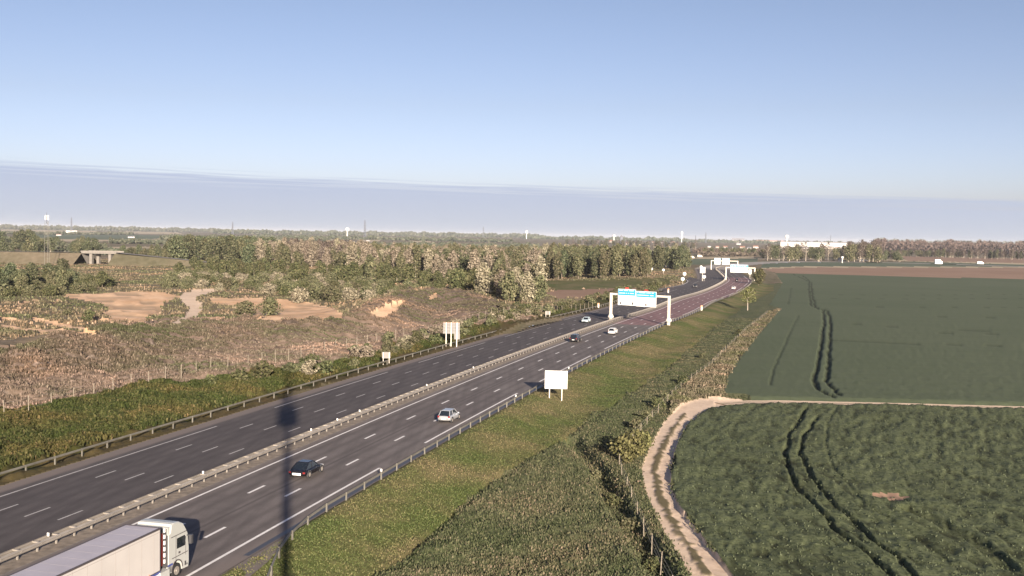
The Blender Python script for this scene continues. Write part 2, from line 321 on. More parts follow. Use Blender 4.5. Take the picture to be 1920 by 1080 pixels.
M['scrubblade']=foliage('mixed scrub',[(0,(0.0456,0.04122,0.02508)),(.5,(0.1026,0.08243,0.057)),(.85,(0.171,0.134,0.0912)),(1,(0.2736,0.2061,0.1596))],.1,(.03,[(.36,(.6,.8,.55)),(.46,(.85,.95,.8)),(.56,(1.1,1.,1.)),(.66,(1.7,1.4,1.3))]))

# ------------------------------------------------------------------ mesh helpers
class MB:
    def __init__(s): s.v=[];s.f=[];s.m=[];s.n=0
    def add(s,v,f,mi=0):
        v=np.asarray(v,float).reshape(-1,3); s.v.append(v); s.f+= [tuple(int(i)+s.n for i in q) for q in f]; s.m+=[mi]*len(f); s.n+=len(v); return s
    def box(s,c,d,rz=0,mi=0,taper=(1,1)):
        x,y,z=[q/2 for q in d]; cr,sr=math.cos(rz),math.sin(rz); v=[]
        for zz in (-z,z):
            k=taper if zz>0 else (1,1)
            for xx,yy in ((-x,-y),(x,-y),(x,y),(-x,y)):
                a,b=xx*k[0],yy*k[1]; v.append((c[0]+a*cr-b*sr,c[1]+a*sr+b*cr,c[2]+zz))
        return s.add(v,[(3,2,1,0),(4,5,6,7),(0,1,5,4),(1,2,6,5),(2,3,7,6),(3,0,4,7)],mi)
    def tube(s,p,q,r0,r1=None,n=8,mi=0,cap=True):
        r1=r0 if r1 is None else r1; p=np.array(p,float);q=np.array(q,float);d=q-p; l=np.linalg.norm(d); d=d/(l+1e-9)
        a=np.array((0,0,1.)) if abs(d[2])<.9 else np.array((1.,0,0)); u=np.cross(d,a);u/=np.linalg.norm(u);w=np.cross(d,u)
        v=[]
        for c,r in ((p,r0),(q,r1)):
            for k in range(n):
                g=2*math.pi*k/n; v.append(c+u*r*math.cos(g)+w*r*math.sin(g))
        f=[(k,(k+1)%n,n+(k+1)%n,n+k) for k in range(n)]
        if cap: f+=[tuple(range(n-1,-1,-1)),tuple(range(n,2*n))]
        return s.add(v,f,mi)
    def sweep(s,path,profile,mi=0,closed=True):
        """path: (x,y,z,heading) ; profile: (lateral to the left, up)"""
        k=len(profile);v=[]
        for x,y,z,a in path:
            for l,u in profile: v.append((x-math.cos(a)*l,y+math.sin(a)*l,z+u))
        f=[]
        for i in range(len(path)-1):
            for j in range(k if closed else k-1):
                j2=(j+1)%k; f.append((i*k+j,i*k+j2,(i+1)*k+j2,(i+1)*k+j))
        if closed: f+=[tuple(range(k)),tuple(range((len(path)-1)*k+k-1,(len(path)-1)*k-1,-1))]
        return s.add(v,f,mi)
    def build(s,name,mats,parent=None,world=False,smooth=False):
        me=bpy.data.meshes.new(name)
        V=np.concatenate(s.v) if s.v else np.zeros((0,3))
        if world and parent is not None: V=V-np.array(parent.location)
        me.from_pydata(V.tolist(),[],s.f); 
        mats=mats if isinstance(mats,(list,tuple)) else [mats]
        for q in mats: me.materials.append(q)
        if len(mats)>1: me.polygons.foreach_set('material_index',s.m)
        if smooth: me.polygons.foreach_set('use_smooth',[True]*len(s.f))
        me.update()
        o=bpy.data.objects.new(name,me); COL.objects.link(o)
        if parent is not None: o.parent=parent
        return o
def tag(o,label=None,cat=None,group=None,kind=None):
    if label: o['label']=label
    if cat: o['category']=cat
    if group: o['group']=group
    if kind: o['kind']=kind
    return o
def empty(name,loc,label,cat,rz=0,group=None):
    o=bpy.data.objects.new(name,None); COL.objects.link(o); o.location=loc; o.rotation_euler=(0,0,rz); o.empty_display_size=.5
    return tag(o,label,cat,group)
def copy_tree(o,parent=None):
    c=o.copy(); COL.objects.link(c)
    if parent is not None: c.parent=parent
    for ch in o.children: copy_tree(ch,c)
    return c

# ------------------------------------------------------------------ ground, split by what grows on it
def poly(X,Y,P):
    ins=np.zeros(len(X),bool); n=len(P)
    for i in range(n):
        x1,y1=P[i];x2,y2=P[(i+1)%n]
        if y1==y2: continue
        c=((y1>Y)!=(y2>Y))&(X<(x2-x1)*(Y-y1)/(y2-y1)+x1); ins^=c
    return ins
Zn=['ground','verge','weeds','margin','track','wheat','wheat2','plough','mound','sand','bank','stubble','greenfield']
ZI={n:i for i,n in enumerate(Zn)}
FENCE_R=[(1262,1110),(1240,1070),(1205,990),(1165,890),(1158,850),(1200,812),(1270,735),(1330,690),(1400,620),(1440,588)]
def zones(px,py,t,o,X,Y):
    z=np.zeros(len(px),int); D=np.hypot(X,Y)
    w=np.clip((py-440)/300,0.15,1.6)
    jx=fbm(X,Y,3,3,40)*9*w; jy=fbm(X,Y,3,3,50)*5*w
    x=px+jx;y=py+jy
    def Pg(name,pts,jit=True,extra=None):
        jj=(py>800) if name=='wheat' else jit
        m=poly(np.where(jj,x,px),np.where(jj,y,py),pts)
        if extra is not None: m&=extra
        z[m]=ZI[name]
    right=(o<-1.7)&(t<520)&(t>-200)
    z[right]=ZI['weeds']
    Pg('verge',[(-900,3000),(-300,1500),(560,1200),(690,1110),(740,1062),(920,900),(1062,818),(1100,790),(1250,692),(1330,622),(1405,570),(1450,545),(1445,520),(1405,500),(1300,480),(0,480),(-3000,1500)],True,(o<-1.7)&(t<500))
    z[(o>-2.6)&(o<-1.7)&(t<500)]=ZI['verge']
    Pg('margin',[(1305,765),(1250,800),(1262,742),(1330,690),(1400,620),(1443,585),(1475,574),(1463,592),(1372,700),(1364,745)])
    Pg('wheat2',[(1358,741),(1362,712),(1385,677),(1420,632),(1464,580),(1441,574),(1455,552),(1466,531),(1452,512),(1600,517),(1930,524.5),(3400,560),(3400,790),(1930,765),(1550,756),(1410,753),(1400,744)],False)
    Pg('plough',[(1427,504),(1500,501),(1930,501.5),(3200,530),(3200,555),(1930,524.5),(1600,517),(1452,512)],False)
    Pg('wheat',[(1380,1110),(1322,1020),(1277,962),(1260,920),(1259,880),(1270,840),(1292,797),(1332,767),(1400,760),(1410,753),(1550,756),(1930,765),(3400,797),(4500,3000),(1900,2400)],True)
    Pg('track',[(1309,1110),(1290,1080),(1245,1000),(1208,920),(1202,880),(1216,840),(1246,790),(1276,760),(1302,750),(1345,747),(1385,750.5),(1400,752.5),(1400,757),(1375,760),(1330,767),(1290,796),(1268,840),(1257,880),(1258,920),(1275,960),(1320,1020),(1370,1080),(1390,1110)],False)
    z[poly(px,py,[(1309,1110),(1390,1110),(1900,2400),(1500,2400)])]=ZI['track']
    left=o>28.5
    Pg('mound',[(-500,760),(0,650),(100,636),(200,616),(330,597),(450,600),(560,606),(650,588),(750,548),(850,538),(950,574),(1005,600),(1000,612),(900,640),(820,652),(600,692),(432,707),(300,737),(183,754),(0,777),(-700,930)],True,left)
    z[left&(o<49)&(t<50)]=ZI['bank']
    Pg('bank',[(-500,900),(0,777),(183,754),(432,707),(530,692),(640,682),(760,642),(850,622),(950,604),(1000,599),(1100,562),(1240,541),(1300,545),(1260,560),(1140,590),(840,670),(560,735),(330,805),(0,905),(-600,1100)],True,left)
    sand=[[(110,556),(150,552),(240,548),(300,551),(338,556),(302,575),(300,590),(250,598),(215,600),(185,592),(208,580),(165,566)],
      [(175,603),(230,596),(292,598),(262,607)],
      [(390,562),(450,560),(500,562),(560,566),(620,575),(648,590),(640,600),(600,606),(540,603),(470,602),(452,592),(470,577),(430,575),(400,570)],
      [(690,592),(720,575),(762,566),(745,588),(715,600)],[(800,560),(815,548),(822,552),(808,566)],
      [(0,597),(30,600),(45,604),(0,603)],[(0,608),(60,616),(140,622),(185,629),(180,632),(100,627),(0,614)]]
    for s_ in sand: Pg('sand',s_,True,left)
    for s_ in ([(60,597),(100,604),(132,611),(174,617),(200,625),(200,628),(172,621),(120,615),(60,600)],[(95,570),(108,563),(112,564),(100,573)],[(30,575),(45,566),(70,562),(72,566),(48,570),(34,577)],[(270,612),(300,607),(315,609),(290,615)],[(400,606),(430,598),(470,596),(460,600),(425,604)]): Pg('sand',s_,True,left)
    Pg('track',[(315,611),(345,595),(355,580),(333,560),(345,550),(390,543),(412,548),(370,556),(365,562),(378,575),(376,590),(350,606),(335,614)],True,left)
    for pts in ([(0,430),(180,433),(182,437),(0,435)],[(235,434),(330,436),(345,440),(225,438)],[(50,450),(300,446),(315,449),(150,454)],[(195,463.5),(310,462.5),(310,466),(195,467)],
                [(608,447),(634,447),(630,454.5),(612,453.5)],[(666,447.5),(717,449),(705,454.5),(672,454.5)],[(765,450),(807,451),(807,455.5),(778,455)],
                [(1290,485),(1330,482),(1412,481),(1412,485),(1300,487.5)],[(330,508),(352,509),(352,513),(330,512)],
                [(1520,465),(1600,466),(1600,470.5),(1520,469)],[(1640,468),(1700,469),(1700,472.5),(1640,471)],[(1410,487),(1700,490),(1930,497),(1930,493.5),(1750,488),(1600,486),(1410,484.5)],
                [(700,461),(760,462),(760,465),(700,464)],[(820,468),(1000,470),(1000,473),(820,472)]): Pg('stubble',pts,True,D>400)
    Pg('greenfield',[(20,439),(240,440),(330,443),(330,447),(200,450),(60,447)],True)
    Pg('greenfield',[(1300,486),(1420,485),(1420,497),(1330,496),(1240,500),(1240,489)],True,D>300)
    Pg('greenfield',[(1425,503),(1500,500),(1930,501),(1930,497),(1720,492),(1430,491)],False,D>300)
    Pg('stubble',[(1425,503.5),(1500,500),(1930,500.8),(1930,502.5),(1500,502),(1427,505)],False,D>300)
    Pg('plough',[(1690,481),(1930,485),(1930,494),(1700,489.5)],True)
    Pg('plough',[(1040,545),(1200,540),(1240,537),(1230,546),(1180,553),(1040,560),(1020,552)],True,left)
    Pg('verge',[(1025,526),(1130,526),(1240,522),(1262,530),(1240,538),(1040,545),(1020,535)],True,left)
    return z
cols=np.concatenate([np.arange(-180,-30,5.),np.arange(-30,-27.5,.5),np.arange(-27.5,27.5,.062),np.arange(27.5,31,.5),np.arange(31,180.1,5.)])
dep=[60,40,25]
d_=20.
while d_>3: dep.append(d_); d_-=.06
while d_>1: dep.append(d_); d_-=.032
while d_>.06: dep.append(d_); d_-=.022
rows=CAM_H/np.tan(np.radians(np.array(dep))); rows=np.concatenate([[2.],rows,[30000.]])
A_,D_=np.meshgrid(np.radians(cols),rows); nR,nC=A_.shape
GX=(D_*np.sin(A_)).ravel(); GY=(D_*np.cos(A_)).ravel()
gt,go=road_coords(GX,GY)
gt=np.where(D_.ravel()>1700,9999,gt); go=np.where(D_.ravel()>1700,500*np.sign(go),go)
GZ=base_z(GX,GY,gt,go)
px,py=proj(GX,GY,GZ)
zz=zones(px,py,gt,go,GX,GY)
soil=np.zeros(len(GX)); disp=np.zeros(len(GX)); Dv=D_.ravel()
fadeA=1-sst(250,600,Dv)
def zm(*n): return np.isin(zz,[ZI[k] for k in n])
clump=lambda w,s:np.maximum(fbm(GX,GY,w,3,s)+.15,-.12)
disp+=zm('verge')*(.14*fbm(GX,GY,1.1,3,1)+.18*fbm(GX,GY,6,2,2))
disp+=zm('weeds')*(.36*clump(1.3,3)+.3*fbm(GX,GY,5,2,4)+.1)
disp+=zm('margin')*(.5*clump(1.6,5)+.2)
disp+=zm('mound')*(1.15*clump(2.6,6)+.5*fbm(GX,GY,.9,2,7)+1.3*fbm(GX,GY,11,2,8))
disp+=zm('bank')*(.75*clump(1.5,9)+.4*fbm(GX,GY,4,2,10))
disp+=zm('ground')*(Dv<900)*(.55*clump(3.5,11)+.9*fbm(GX,GY,14,2,12))
disp+=zm('sand')*(.35*fbm(GX,GY,5,3,13)-.5*sst(.06,.22,fbm(GX*.1,GY,2.6,2,66)))
disp+=zm('track')*(.05*fbm(GX,GY,1.5,2,14))
rot=GX*math.cos(.5)-GY*math.sin(.5); rot2=GX*math.sin(.5)+GY*math.cos(.5)
LA=[gp(a_,b_,-1.5) for a_,b_ in [(1560,700),(1513,768),(1485,810),(1470,850),(1475,880),(1490,910),(1520,950),(1560,990),(1610,1030),(1660,1080),(1850,1200)]]
wi=np.where(zm('wheat')&(px>-500))[0]; dA,pA=seg_dist(GX[wi],GY[wi],LA)
LL=np.concatenate([[0],np.cumsum([math.hypot(LA[i+1][0]-LA[i][0],LA[i+1][1]-LA[i][1]) for i in range(len(LA)-1)])])
sA=np.interp(pA,range(len(LA)),LL); wob=fbm(GX[wi],GY[wi],4,2,90)*1.2
rowsn=vn(sA/2.6,(dA+wob)/.62,91)+.6*vn(sA/1.1+5,(dA+wob)/.34,92)
disp[wi]+=.40+.19*rowsn+.1*fbm(GX[wi],GY[wi],.8,2,15)+.2*fbm(GX[wi],GY[wi],5,2,17)
soil[wi]=np.clip(sst(.02,.5,-rowsn)*.75+sst(.15,.4,fbm(GX[wi],GY[wi],7,3,93))*.25,0,1)
disp+=zm('wheat2')*(.35+.08*fbm(GX,GY,.9,2,18)+.06*fbm(GX*.12,GY,2.5,2,19))
def lane(pts,zone,wid,dep_,s_=1.,z=-1.5):
    global disp,soil
    wp=[gp(a,b,z) for a,b in pts]; 
    m=np.where(zm(zone)&(px>-500))[0]
    jx=fbm(GX[m],GY[m],2.5,2,77)*.8*s_
    d,_=seg_dist(GX[m]+jx,GY[m]+jx*.5,wp)
    k=1-sst(wid*.55,wid,d); disp[m]-=dep_*k; soil[m]=np.maximum(soil[m],k*.9*s_)
lane([(1513,768),(1485,810),(1470,850),(1475,880),(1490,910),(1520,950),(1560,990),(1610,1030),(1660,1080),(1720,1130)],'wheat',.36,.36,.65)
lane([(1530,787),(1508,820),(1500,850),(1510,880),(1535,920),(1575,960),(1620,1000),(1670,1045),(1712,1085),(1760,1130)],'wheat',.34,.36,.65)
lane([(1570,765),(1550,800),(1548,840),(1560,880),(1620,950),(1700,1000),(1780,1060)],'wheat',.25,.12,.25)
lane([(1700,960),(1760,985),(1830,1020),(1890,1070)],'wheat',.9,.35,.5)
lane([(1484,513),(1517,528),(1517,545),(1520,573),(1543,583),(1545,600),(1541,640),(1535,680),(1527,710),(1530,730),(1560,747)],'wheat2',.5,.34,.9)
lane([(1505,517),(1521,530),(1524,560),(1530,578),(1550,583),(1557,600),(1556,640),(1553,690),(1550,720),(1575,745)],'wheat2',.5,.34,.9)
lane([(1497,593),(1480,628),(1466,660),(1452,690),(1444,725)],'wheat2',.28,.13,.45)
lane([(1484,540),(1478,572)],'wheat2',.5,.15,.4)
for ya,yb in ((606,626),(588,598),(618,630),(640,652),(575,577),(560,560),(553,552)):
    lane([(1560,ya),(1700,(ya+yb)/2+1),(1930,yb)],'wheat2',.8,.2,.42)
for k in range(14):
    xa=1620+k*22; ya=700+k*3
    lane([(1560,712+k*2.4),(1700,714+k*2.6),(1930,722+k*2.2)],'wheat2',.25,.05,.12) if k%4==0 else None
# bare soil where the near crop is thin
bx,by=gp(1672,933,-1.4); m=zm('wheat'); s0=np.exp(-(((GX-bx)/1.7)**2+((GY-by)/1.5)**2)+fbm(GX,GY,1.5,2,31)*1.6)
MORE=np.clip(s0-.35,0,1)*m
zz=np.where((s0>.5)&m,ZI['plough'],zz); disp-=.4*np.clip(s0*1.4,0,1)*m
TLINE=[gp(a_,b_,-1.5) for a_,b_ in [(1352,757),(1400,753.5),(1470,753.8),(1550,755.6),(1650,757.8),(1750,760.3),(1930,765.2),(3400,799)]]
ti=np.where((px>1340)&(Dv<400))[0]; dT,_=seg_dist(GX[ti],GY[ti],TLINE); kT=1-sst(1.7,2.5,dT); disp[ti]=disp[ti]*(1-kT)-.12*kT
# grassy middle of the farm track and its ruts
tm=[gp(a,b,-1.5) for a,b in [(1335,1090),(1305,1045),(1262,978),(1236,930),(1227,885),(1240,845),(1262,805),(1285,775)]]
m=np.where(zm('track')&(px>1100))[0]; d,_=seg_dist(GX[m],GY[m],tm); k=(1-sst(.16,.5,d+fbm(GX[m],GY[m],.9,2,33)*.6)); soil[m]=np.maximum(soil[m],k); disp[m]+=.12*k
# dark ditch beside the weeds
dt=[gp(a,b,-1.5) for a,b in [(1070,822),(1090,846),(1115,872),(1140,915),(1165,960),(1205,1015),(1245,1090)]]
d,_=seg_dist(GX,GY,dt); k=(1-sst(.5,1.5,d))*zm('weeds'); disp-=1.1*k*(px>900)
dt=[gp(a,b,-1.5) for a,b in [(740,1075),(780,1030),(920,905),(1062,820),(1105,790),(1252,692),(1332,622)]]
d,_=seg_dist(GX,GY,dt); k=(1-sst(.2,.7,d))*(px>500); disp-=.3*k
# eroded pale faces of the mound and brown fringe of the bank
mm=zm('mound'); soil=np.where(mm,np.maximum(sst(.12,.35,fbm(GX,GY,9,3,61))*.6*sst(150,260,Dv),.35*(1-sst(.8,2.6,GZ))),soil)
soil=np.where(zm('bank'),np.maximum(.55*(1-sst(30.5,34.,go+fbm(GX,GY,3,2,62)*5)),sst(.25,.5,fbm(GX,GY,12,2,63))*.35),soil)
soil=np.where(zm('sand'),np.maximum(sst(.1,.4,fbm(GX*.3,GY,9,3,64))*.6,sst(.06,.22,fbm(GX*.1,GY,2.6,2,66))*.9),soil)
soil=np.where(zm('ground'),sst(.05,.3,fbm(GX*.4,GY,60,3,65))*.5,soil)
nearroad=sst(28.6,30.2,go)+sst(-2.4,-1.7,-go)*0+(go<-1.9)*sst(1.9,3.4,-go)
inroad=(go>-1.9)&(go<28.5)&(gt<TEND)
disp=np.where(inroad,0,disp)*np.clip(np.where(gt<TEND,nearroad,1),0,1)
rd,_=seg_dist(GX,GY,RAMP); disp*=sst(4.5,8,rd)
disp*=np.where(zm('ground','mound'),1,fadeA)
GZ2=GZ+disp
def gz_fast(x,y):
    """height of the finished ground under a point (nearest grid vertex)"""
    x=np.atleast_1d(np.asarray(x,float));y=np.atleast_1d(np.asarray(y,float))
    a=np.degrees(np.arctan2(x,y)); d=np.hypot(x,y)
    ci=np.clip(np.searchsorted(cols,a),0,nC-1); ri=np.clip(np.searchsorted(rows,d),0,nR-1)
    return GZ2[ri*nC+ci]
idx=np.arange(nR*nC).reshape(nR,nC)
quads=np.stack([idx[:-1,:-1],idx[:-1,1:],idx[1:,1:],idx[1:,:-1]],-1).reshape(-1,4)
qz=zz[quads[:,0]]
# faces wholly under the carriageways are left out
ux_in=inroad[quads].all(1)&(gt[quads]<TEND-30).all(1)&(gt[quads]>-80).all(1)&(np.abs(go[quads]-MOFF)<14).all(1)
names={'ground':'ground','verge':'grass_verge','weeds':'rough_grassland','margin':'field_margin','track':'dirt_track','wheat':'wheat_field','wheat2':'wheat_field','plough':'ploughed_field','mound':'earth_mound','sand':'quarry_sand','bank':'green_bank','stubble':'pale_fields','greenfield':'green_fields'}
for zi,zn in enumerate(Zn):
    q=quads[(qz==zi)&~ux_in]
    if not len(q): continue
    u,invx=np.unique(q,return_inverse=True); invx=invx.reshape(-1,4)
    me=bpy.data.meshes.new(names[zn]); me.vertices.add(len(u)); me.vertices.foreach_set('co',np.stack([GX[u],GY[u],GZ2[u]],1).ravel())
    me.loops.add(len(invx)*4); me.loops.foreach_set('vertex_index',invx[:,::-1].ravel().astype(np.int32))
    me.polygons.add(len(invx)); me.polygons.foreach_set('loop_start',np.arange(0,len(invx)*4,4,dtype=np.int32)); me.polygons.foreach_set('use_smooth',np.ones(len(invx),bool))
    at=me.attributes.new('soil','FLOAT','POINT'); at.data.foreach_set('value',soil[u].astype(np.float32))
    me.update(calc_edges=True); me.validate(); me.materials.append(M[zn])
    o=bpy.data.objects.new(names[zn],me); COL.objects.link(o); tag(o,kind='structure')

TP=[]
for i in range(len(TLINE)-1):
    a_,b_=np.array(TLINE[i]),np.array(TLINE[i+1]); n_=max(1,int(np.linalg.norm(b_-a_)/.7))
    for k in range(n_): TP.append(a_+(b_-a_)*k/n_)
TP=np.array(TP); dT=np.gradient(TP,axis=0); dT/=np.linalg.norm(dT,axis=1)[:,None]; nT=np.stack([-dT[:,1],dT[:,0]],1)
w1=1.45+.35*fbm(TP[:,0],TP[:,1],2.5,3,101); w2=1.45+.35*fbm(TP[:,0],TP[:,1],2.5,3,102)
tv=[];tf=[];tsv=[]
for i in range(len(TP)):
    for q,sv in ((-w2[i],0),(-.45,.1),(-.1,.8),(.15,.8),(.5,.1),(w1[i],0)):
        tv.append((TP[i][0]+nT[i][0]*q,TP[i][1]+nT[i][1]*q,-1.5-.02+.02*abs(q))); tsv.append(sv*.8)
    if i: tf+=[((i-1)*6+k,i*6+k,i*6+k+1,(i-1)*6+k+1) for k in range(5)]
me=bpy.data.meshes.new('dirt_track'); me.from_pydata(tv,[],tf); at=me.attributes.new('soil','FLOAT','POINT'); at.data.foreach_set('value',tsv); me.materials.append(M['track'])
o=bpy.data.objects.new('dirt_track',me); COL.objects.link(o); tag(o,kind='structure')

# ------------------------------------------------------------------ carriageways
def ribbon(name,t0,t1,o0,o1,m,z=0.,step=2.,nx=12,wear=None,dust=None,parent=None,pathf=None):
    ts=np.arange(t0,t1+step*.5,step); os_=np.linspace(o0,o1,nx)
    V=[];W=[];U=[]
    for t in ts:
        X,Y=rp(t,os_)
        for x,y,o in zip(X,Y,os_):
            V.append((x,y,z)); W.append(wear(t,o) if wear else 0); U.append(dust(t,o) if dust else 0)
    n=len(ts); f=[(i*nx+j,i*nx+j+1,(i+1)*nx+j+1,(i+1)*nx+j) for i in range(n-1) for j in range(nx-1)]
    me=bpy.data.meshes.new(name); me.from_pydata(V,[],[q[::-1] for q in f]); 
    a=me.attributes.new('wear','FLOAT','POINT'); a.data.foreach_set('value',W)
    a=me.attributes.new('dust','FLOAT','POINT'); a.data.foreach_set('value',U)
    me.materials.append(m); o=bpy.data.objects.new(name,me); COL.objects.link(o); tag(o,kind='structure')
    if parent: o.parent=parent
    return o
def wear_r(t,o):
    w=0
    for c in (.95,2.6,4.4,6.0,7.9,9.5): w+=math.exp(-((o-c)/.35)**2)*.5
    return w+ (.8 if abs(o-5.25)<.1 else 0)
def dust_r(t,o): return .55*max(0,min(1,(-.2-o)/1.0))+.35*max(0,min(1,(o-10.8)/.5))
def wear_l(t,o):
    w=0
    for c in (15.2,17.6,19.,20.6,22.2,23.6,25.2): w+=math.exp(-((o-c)/.35)**2)*.4
    return w
def dust_l(t,o): return .8*max(0,min(1,(o-26.6)/.5))+.3*max(0,min(1,(14.0-o)/.6))
near_road=ribbon('road',-90,192,-1.85,11.5,M['asph'],0,2,54,wear_r,dust_r)
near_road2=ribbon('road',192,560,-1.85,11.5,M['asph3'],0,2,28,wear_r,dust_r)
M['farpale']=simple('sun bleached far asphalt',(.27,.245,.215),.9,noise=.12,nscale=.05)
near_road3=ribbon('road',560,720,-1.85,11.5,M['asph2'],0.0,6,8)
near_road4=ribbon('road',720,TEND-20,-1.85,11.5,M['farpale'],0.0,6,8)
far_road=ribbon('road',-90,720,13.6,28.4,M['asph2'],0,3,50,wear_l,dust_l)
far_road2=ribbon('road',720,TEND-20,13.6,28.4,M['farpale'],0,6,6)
median=ribbon('median_strip',-90,TEND-20,11.5,13.6,simple('median gravel',(.2,.165,.13),.95,noise=.35,nscale=1.5),.004,3,5)
ribbon('rail_shadow_strip',-16,330,-1.72,-1.25,M['dark'],.006,3,3)  # dark strip laid on the road edge as the guardrail's painted shadow
# ramp surface
RA=[]
rr=[np.array(p,float) for p in RAMP]
for i in range(len(rr)-1):
    for k in range(8):
        RA.append(rr[i]+(rr[i+1]-rr[i])*k/8)
RA.append(rr[-1]); RA=np.array(RA)
for _ in range(6): RA[1:-1]=(RA[:-2]+2*RA[1:-1]+RA[2:])/4
ra=np.unwrap(np.arctan2(np.gradient(RA[:,0]),np.gradient(RA[:,1])))
rampP=[(p[0],p[1],.03,a) for p,a in zip(RA,ra)]
tag(MB().sweep(rampP,[(4,0),(-4,0)],closed=False).build('slip_road',M['asph2']),kind='structure')
tag(MB().sweep([(p[0],p[1],.06,p[3]) for p in rampP],[(3.4,0),(3.1,0)],closed=False).build('lane_marking',M['paint']),kind='structure')
# lay-by widening in the emergency shoulder bottom
tag(MB().add([(*rp(-70,-1.9),.0),(*rp(-22,-1.9),.0),(*rp(-22,-4.1),.0),(*rp(-17,-3.6),.0),(*rp(-9.5,-1.9),.0),(*rp(-40,-6.5),.0),(*rp(-70,-6.5),.0)],[(0,6,5,2,1),(1,2,3,4)]).build('lay_by',simple('shoulder asphalt',(.15,.125,.11),.9,noise=.2,nscale=1)),kind='structure')
def mark(mb,t0,t1,off,w,z=.006,step=4.):
    n=max(1,int(math.ceil((t1-t0)/step))); ts=np.linspace(t0,t1,n+1); v=[]
    for t in ts:
        for q in (off-w/2,off+w/2): x,y=rp(t,q); v.append((x,y,z))
    mb.add(v,[(2*i+1,2*i,2*i+2,2*i+3) for i in range(n)])
def zoff(t): return .006 if t<200 else (.02 if t<400 else .05)
mb=MB()
for t in np.arange(-91.,900,13.):
    for off in (3.5,7.0): mark(mb,t,t+3,off,.26,zoff(t))
tag(mb.build('lane_marking',M['paint']),kind='structure')
mb=MB()
for t in np.arange(-91.,560,52.): mark(mb,t+13,t+52,0,.26,zoff(t))
for t in np.arange(-90.,900,10.): mark(mb,t,t+10,10.5,.24,zoff(t))
tag(mb.build('edge_line',M['paint']),kind='structure')
mb=MB()
for t in np.arange(-91.,560,13.):
    for off in (16.7,19.75,22.8): mark(mb,t+.8,t+3.8,off,.17,zoff(t))
for t in np.arange(-91.,600,52.): mark(mb,t+28.,t+66.,25.9,.2,zoff(t))
tag(mb.build('lane_marking',M['paintw']),kind='structure')

# ------------------------------------------------------------------ safety barriers
def W(side,k=.72): # W-beam profile, open curve thickened; side=+1 faces left
    pts=[(0,-.155),(.035,-.13),(.07,-.08),(.07,-.06),(.01,-.02),(.01,.02),(.07,.06),(.07,.08),(.035,.13),(0,.155)]
    back=[(p[0]-.02,p[1]) for p in pts[::-1]]
    return [(side*a,b*k) for a,b in pts+back]
def path(t0,t1,off,z=0,step=4.):
    n=int((t1-t0)/step); out=[]
    for t in np.linspace(t0,t1,n+1):
        o=off(t) if callable(off) else off
        x,y=rp(t,o); out.append((float(x),float(y),z,rh(t)))
    return out
def barrier(name,label,t0,t1,off,rails,every,posts_w,near_posts=100,matr=None,z=0.):
    x,y=rp(max(t0,-20),off(-20) if callable(off) else off); root=empty(name,(float(x),float(y),z),label,'barrier')
    for dl,side in rails:
        o_=(lambda t,dl=dl:(off(t) if callable(off) else off)+dl)
        MB().sweep(path(t0,t1,o_,z+.60),W(side,1.1 if posts_w else .72)).build('rail',matr or (M['galv'] if posts_w else M['galvd']),root,True)
    ts=np.arange(t0+.5,t1,every); vis=[t for t in ts if t>-22][:near_posts]
    rest=MB()
    for t in ts:
        o=off(t) if callable(off) else off
        x,y=rp(t,o); a=rh(t)
        b=MB() if t in vis else rest
        b.box((x,y,z+.30),(.13,.1,.82),-a)
        if posts_w: b.box((x,y,z+.66),(posts_w,.09,.11),-a)
        if t in vis: b.build('post',matr or (M['galv'] if posts_w else M['galvd']),root,True)
    if rest.n: tag(rest.build('post',matr or M['galv'],root,True),kind='stuff')
    return root
barrier('median_barrier','double sided steel crash barrier running down the central reservation',-60,880,12.75,[(.33,1),(-.33,-1)],2.,.78)
roff=lambda t: -1.95-max(0,(-6-t))*.16-max(0,(-14-t))*.2
barrier('guardrail','steel guardrail on the grass side of the near hard shoulder, flaring out at the bottom',-40,330,roff,[(0,1)],4.,0,90)
barrier('guardrail','weathered steel guardrail between the far carriageway and the green bank',-60,375,30.0,[(0,-1)],4.,0,90,M['galvd'])
barrier('guardrail','steel guardrail on the outside of the far bend beside the thin tree',345,560,-2.,[(0,1)],4.,0,60)
# ------------------------------------------------------------------ reflectors on the barriers
def reflector(t,off,z,label):
    x,y=rp(t,off); e=empty('barrier_reflector',(float(x),float(y),z),label,'reflector',-rh(t),'white reflectors fixed to the crash barriers')
    MB().box((0,0,.12),(.16,.05,.24)).build('plate',M['white'],e); MB().box((0,0,-.03),(.05,.05,.08)).build('bracket',M['galv'],e)
for k,t in enumerate([-18.3,2.4,24.6,31.5,38.,62.,84.]):
    reflector(t,12.8,.76,['white reflector on the central barrier above the truck trailer, lowest in view','white reflector on the central barrier between the truck and the dark coupe','white reflector on the central barrier right beside the tall mast shadow','bright white reflector on the central barrier just above the mast shadow','white reflector on the central barrier, lowest one beyond the mast shadow','white reflector on the central barrier left of the silver hatchback','white reflector on the central barrier level with the blank white sign'][k])
for k,t in enumerate([8.5,57.,90.]):
    reflector(t,-1.95,.76,['white reflector on the near guardrail below the dark coupe','white reflector on the near guardrail to the right of the silver hatchback','white reflector on the near guardrail just beyond the blank white sign'][k])

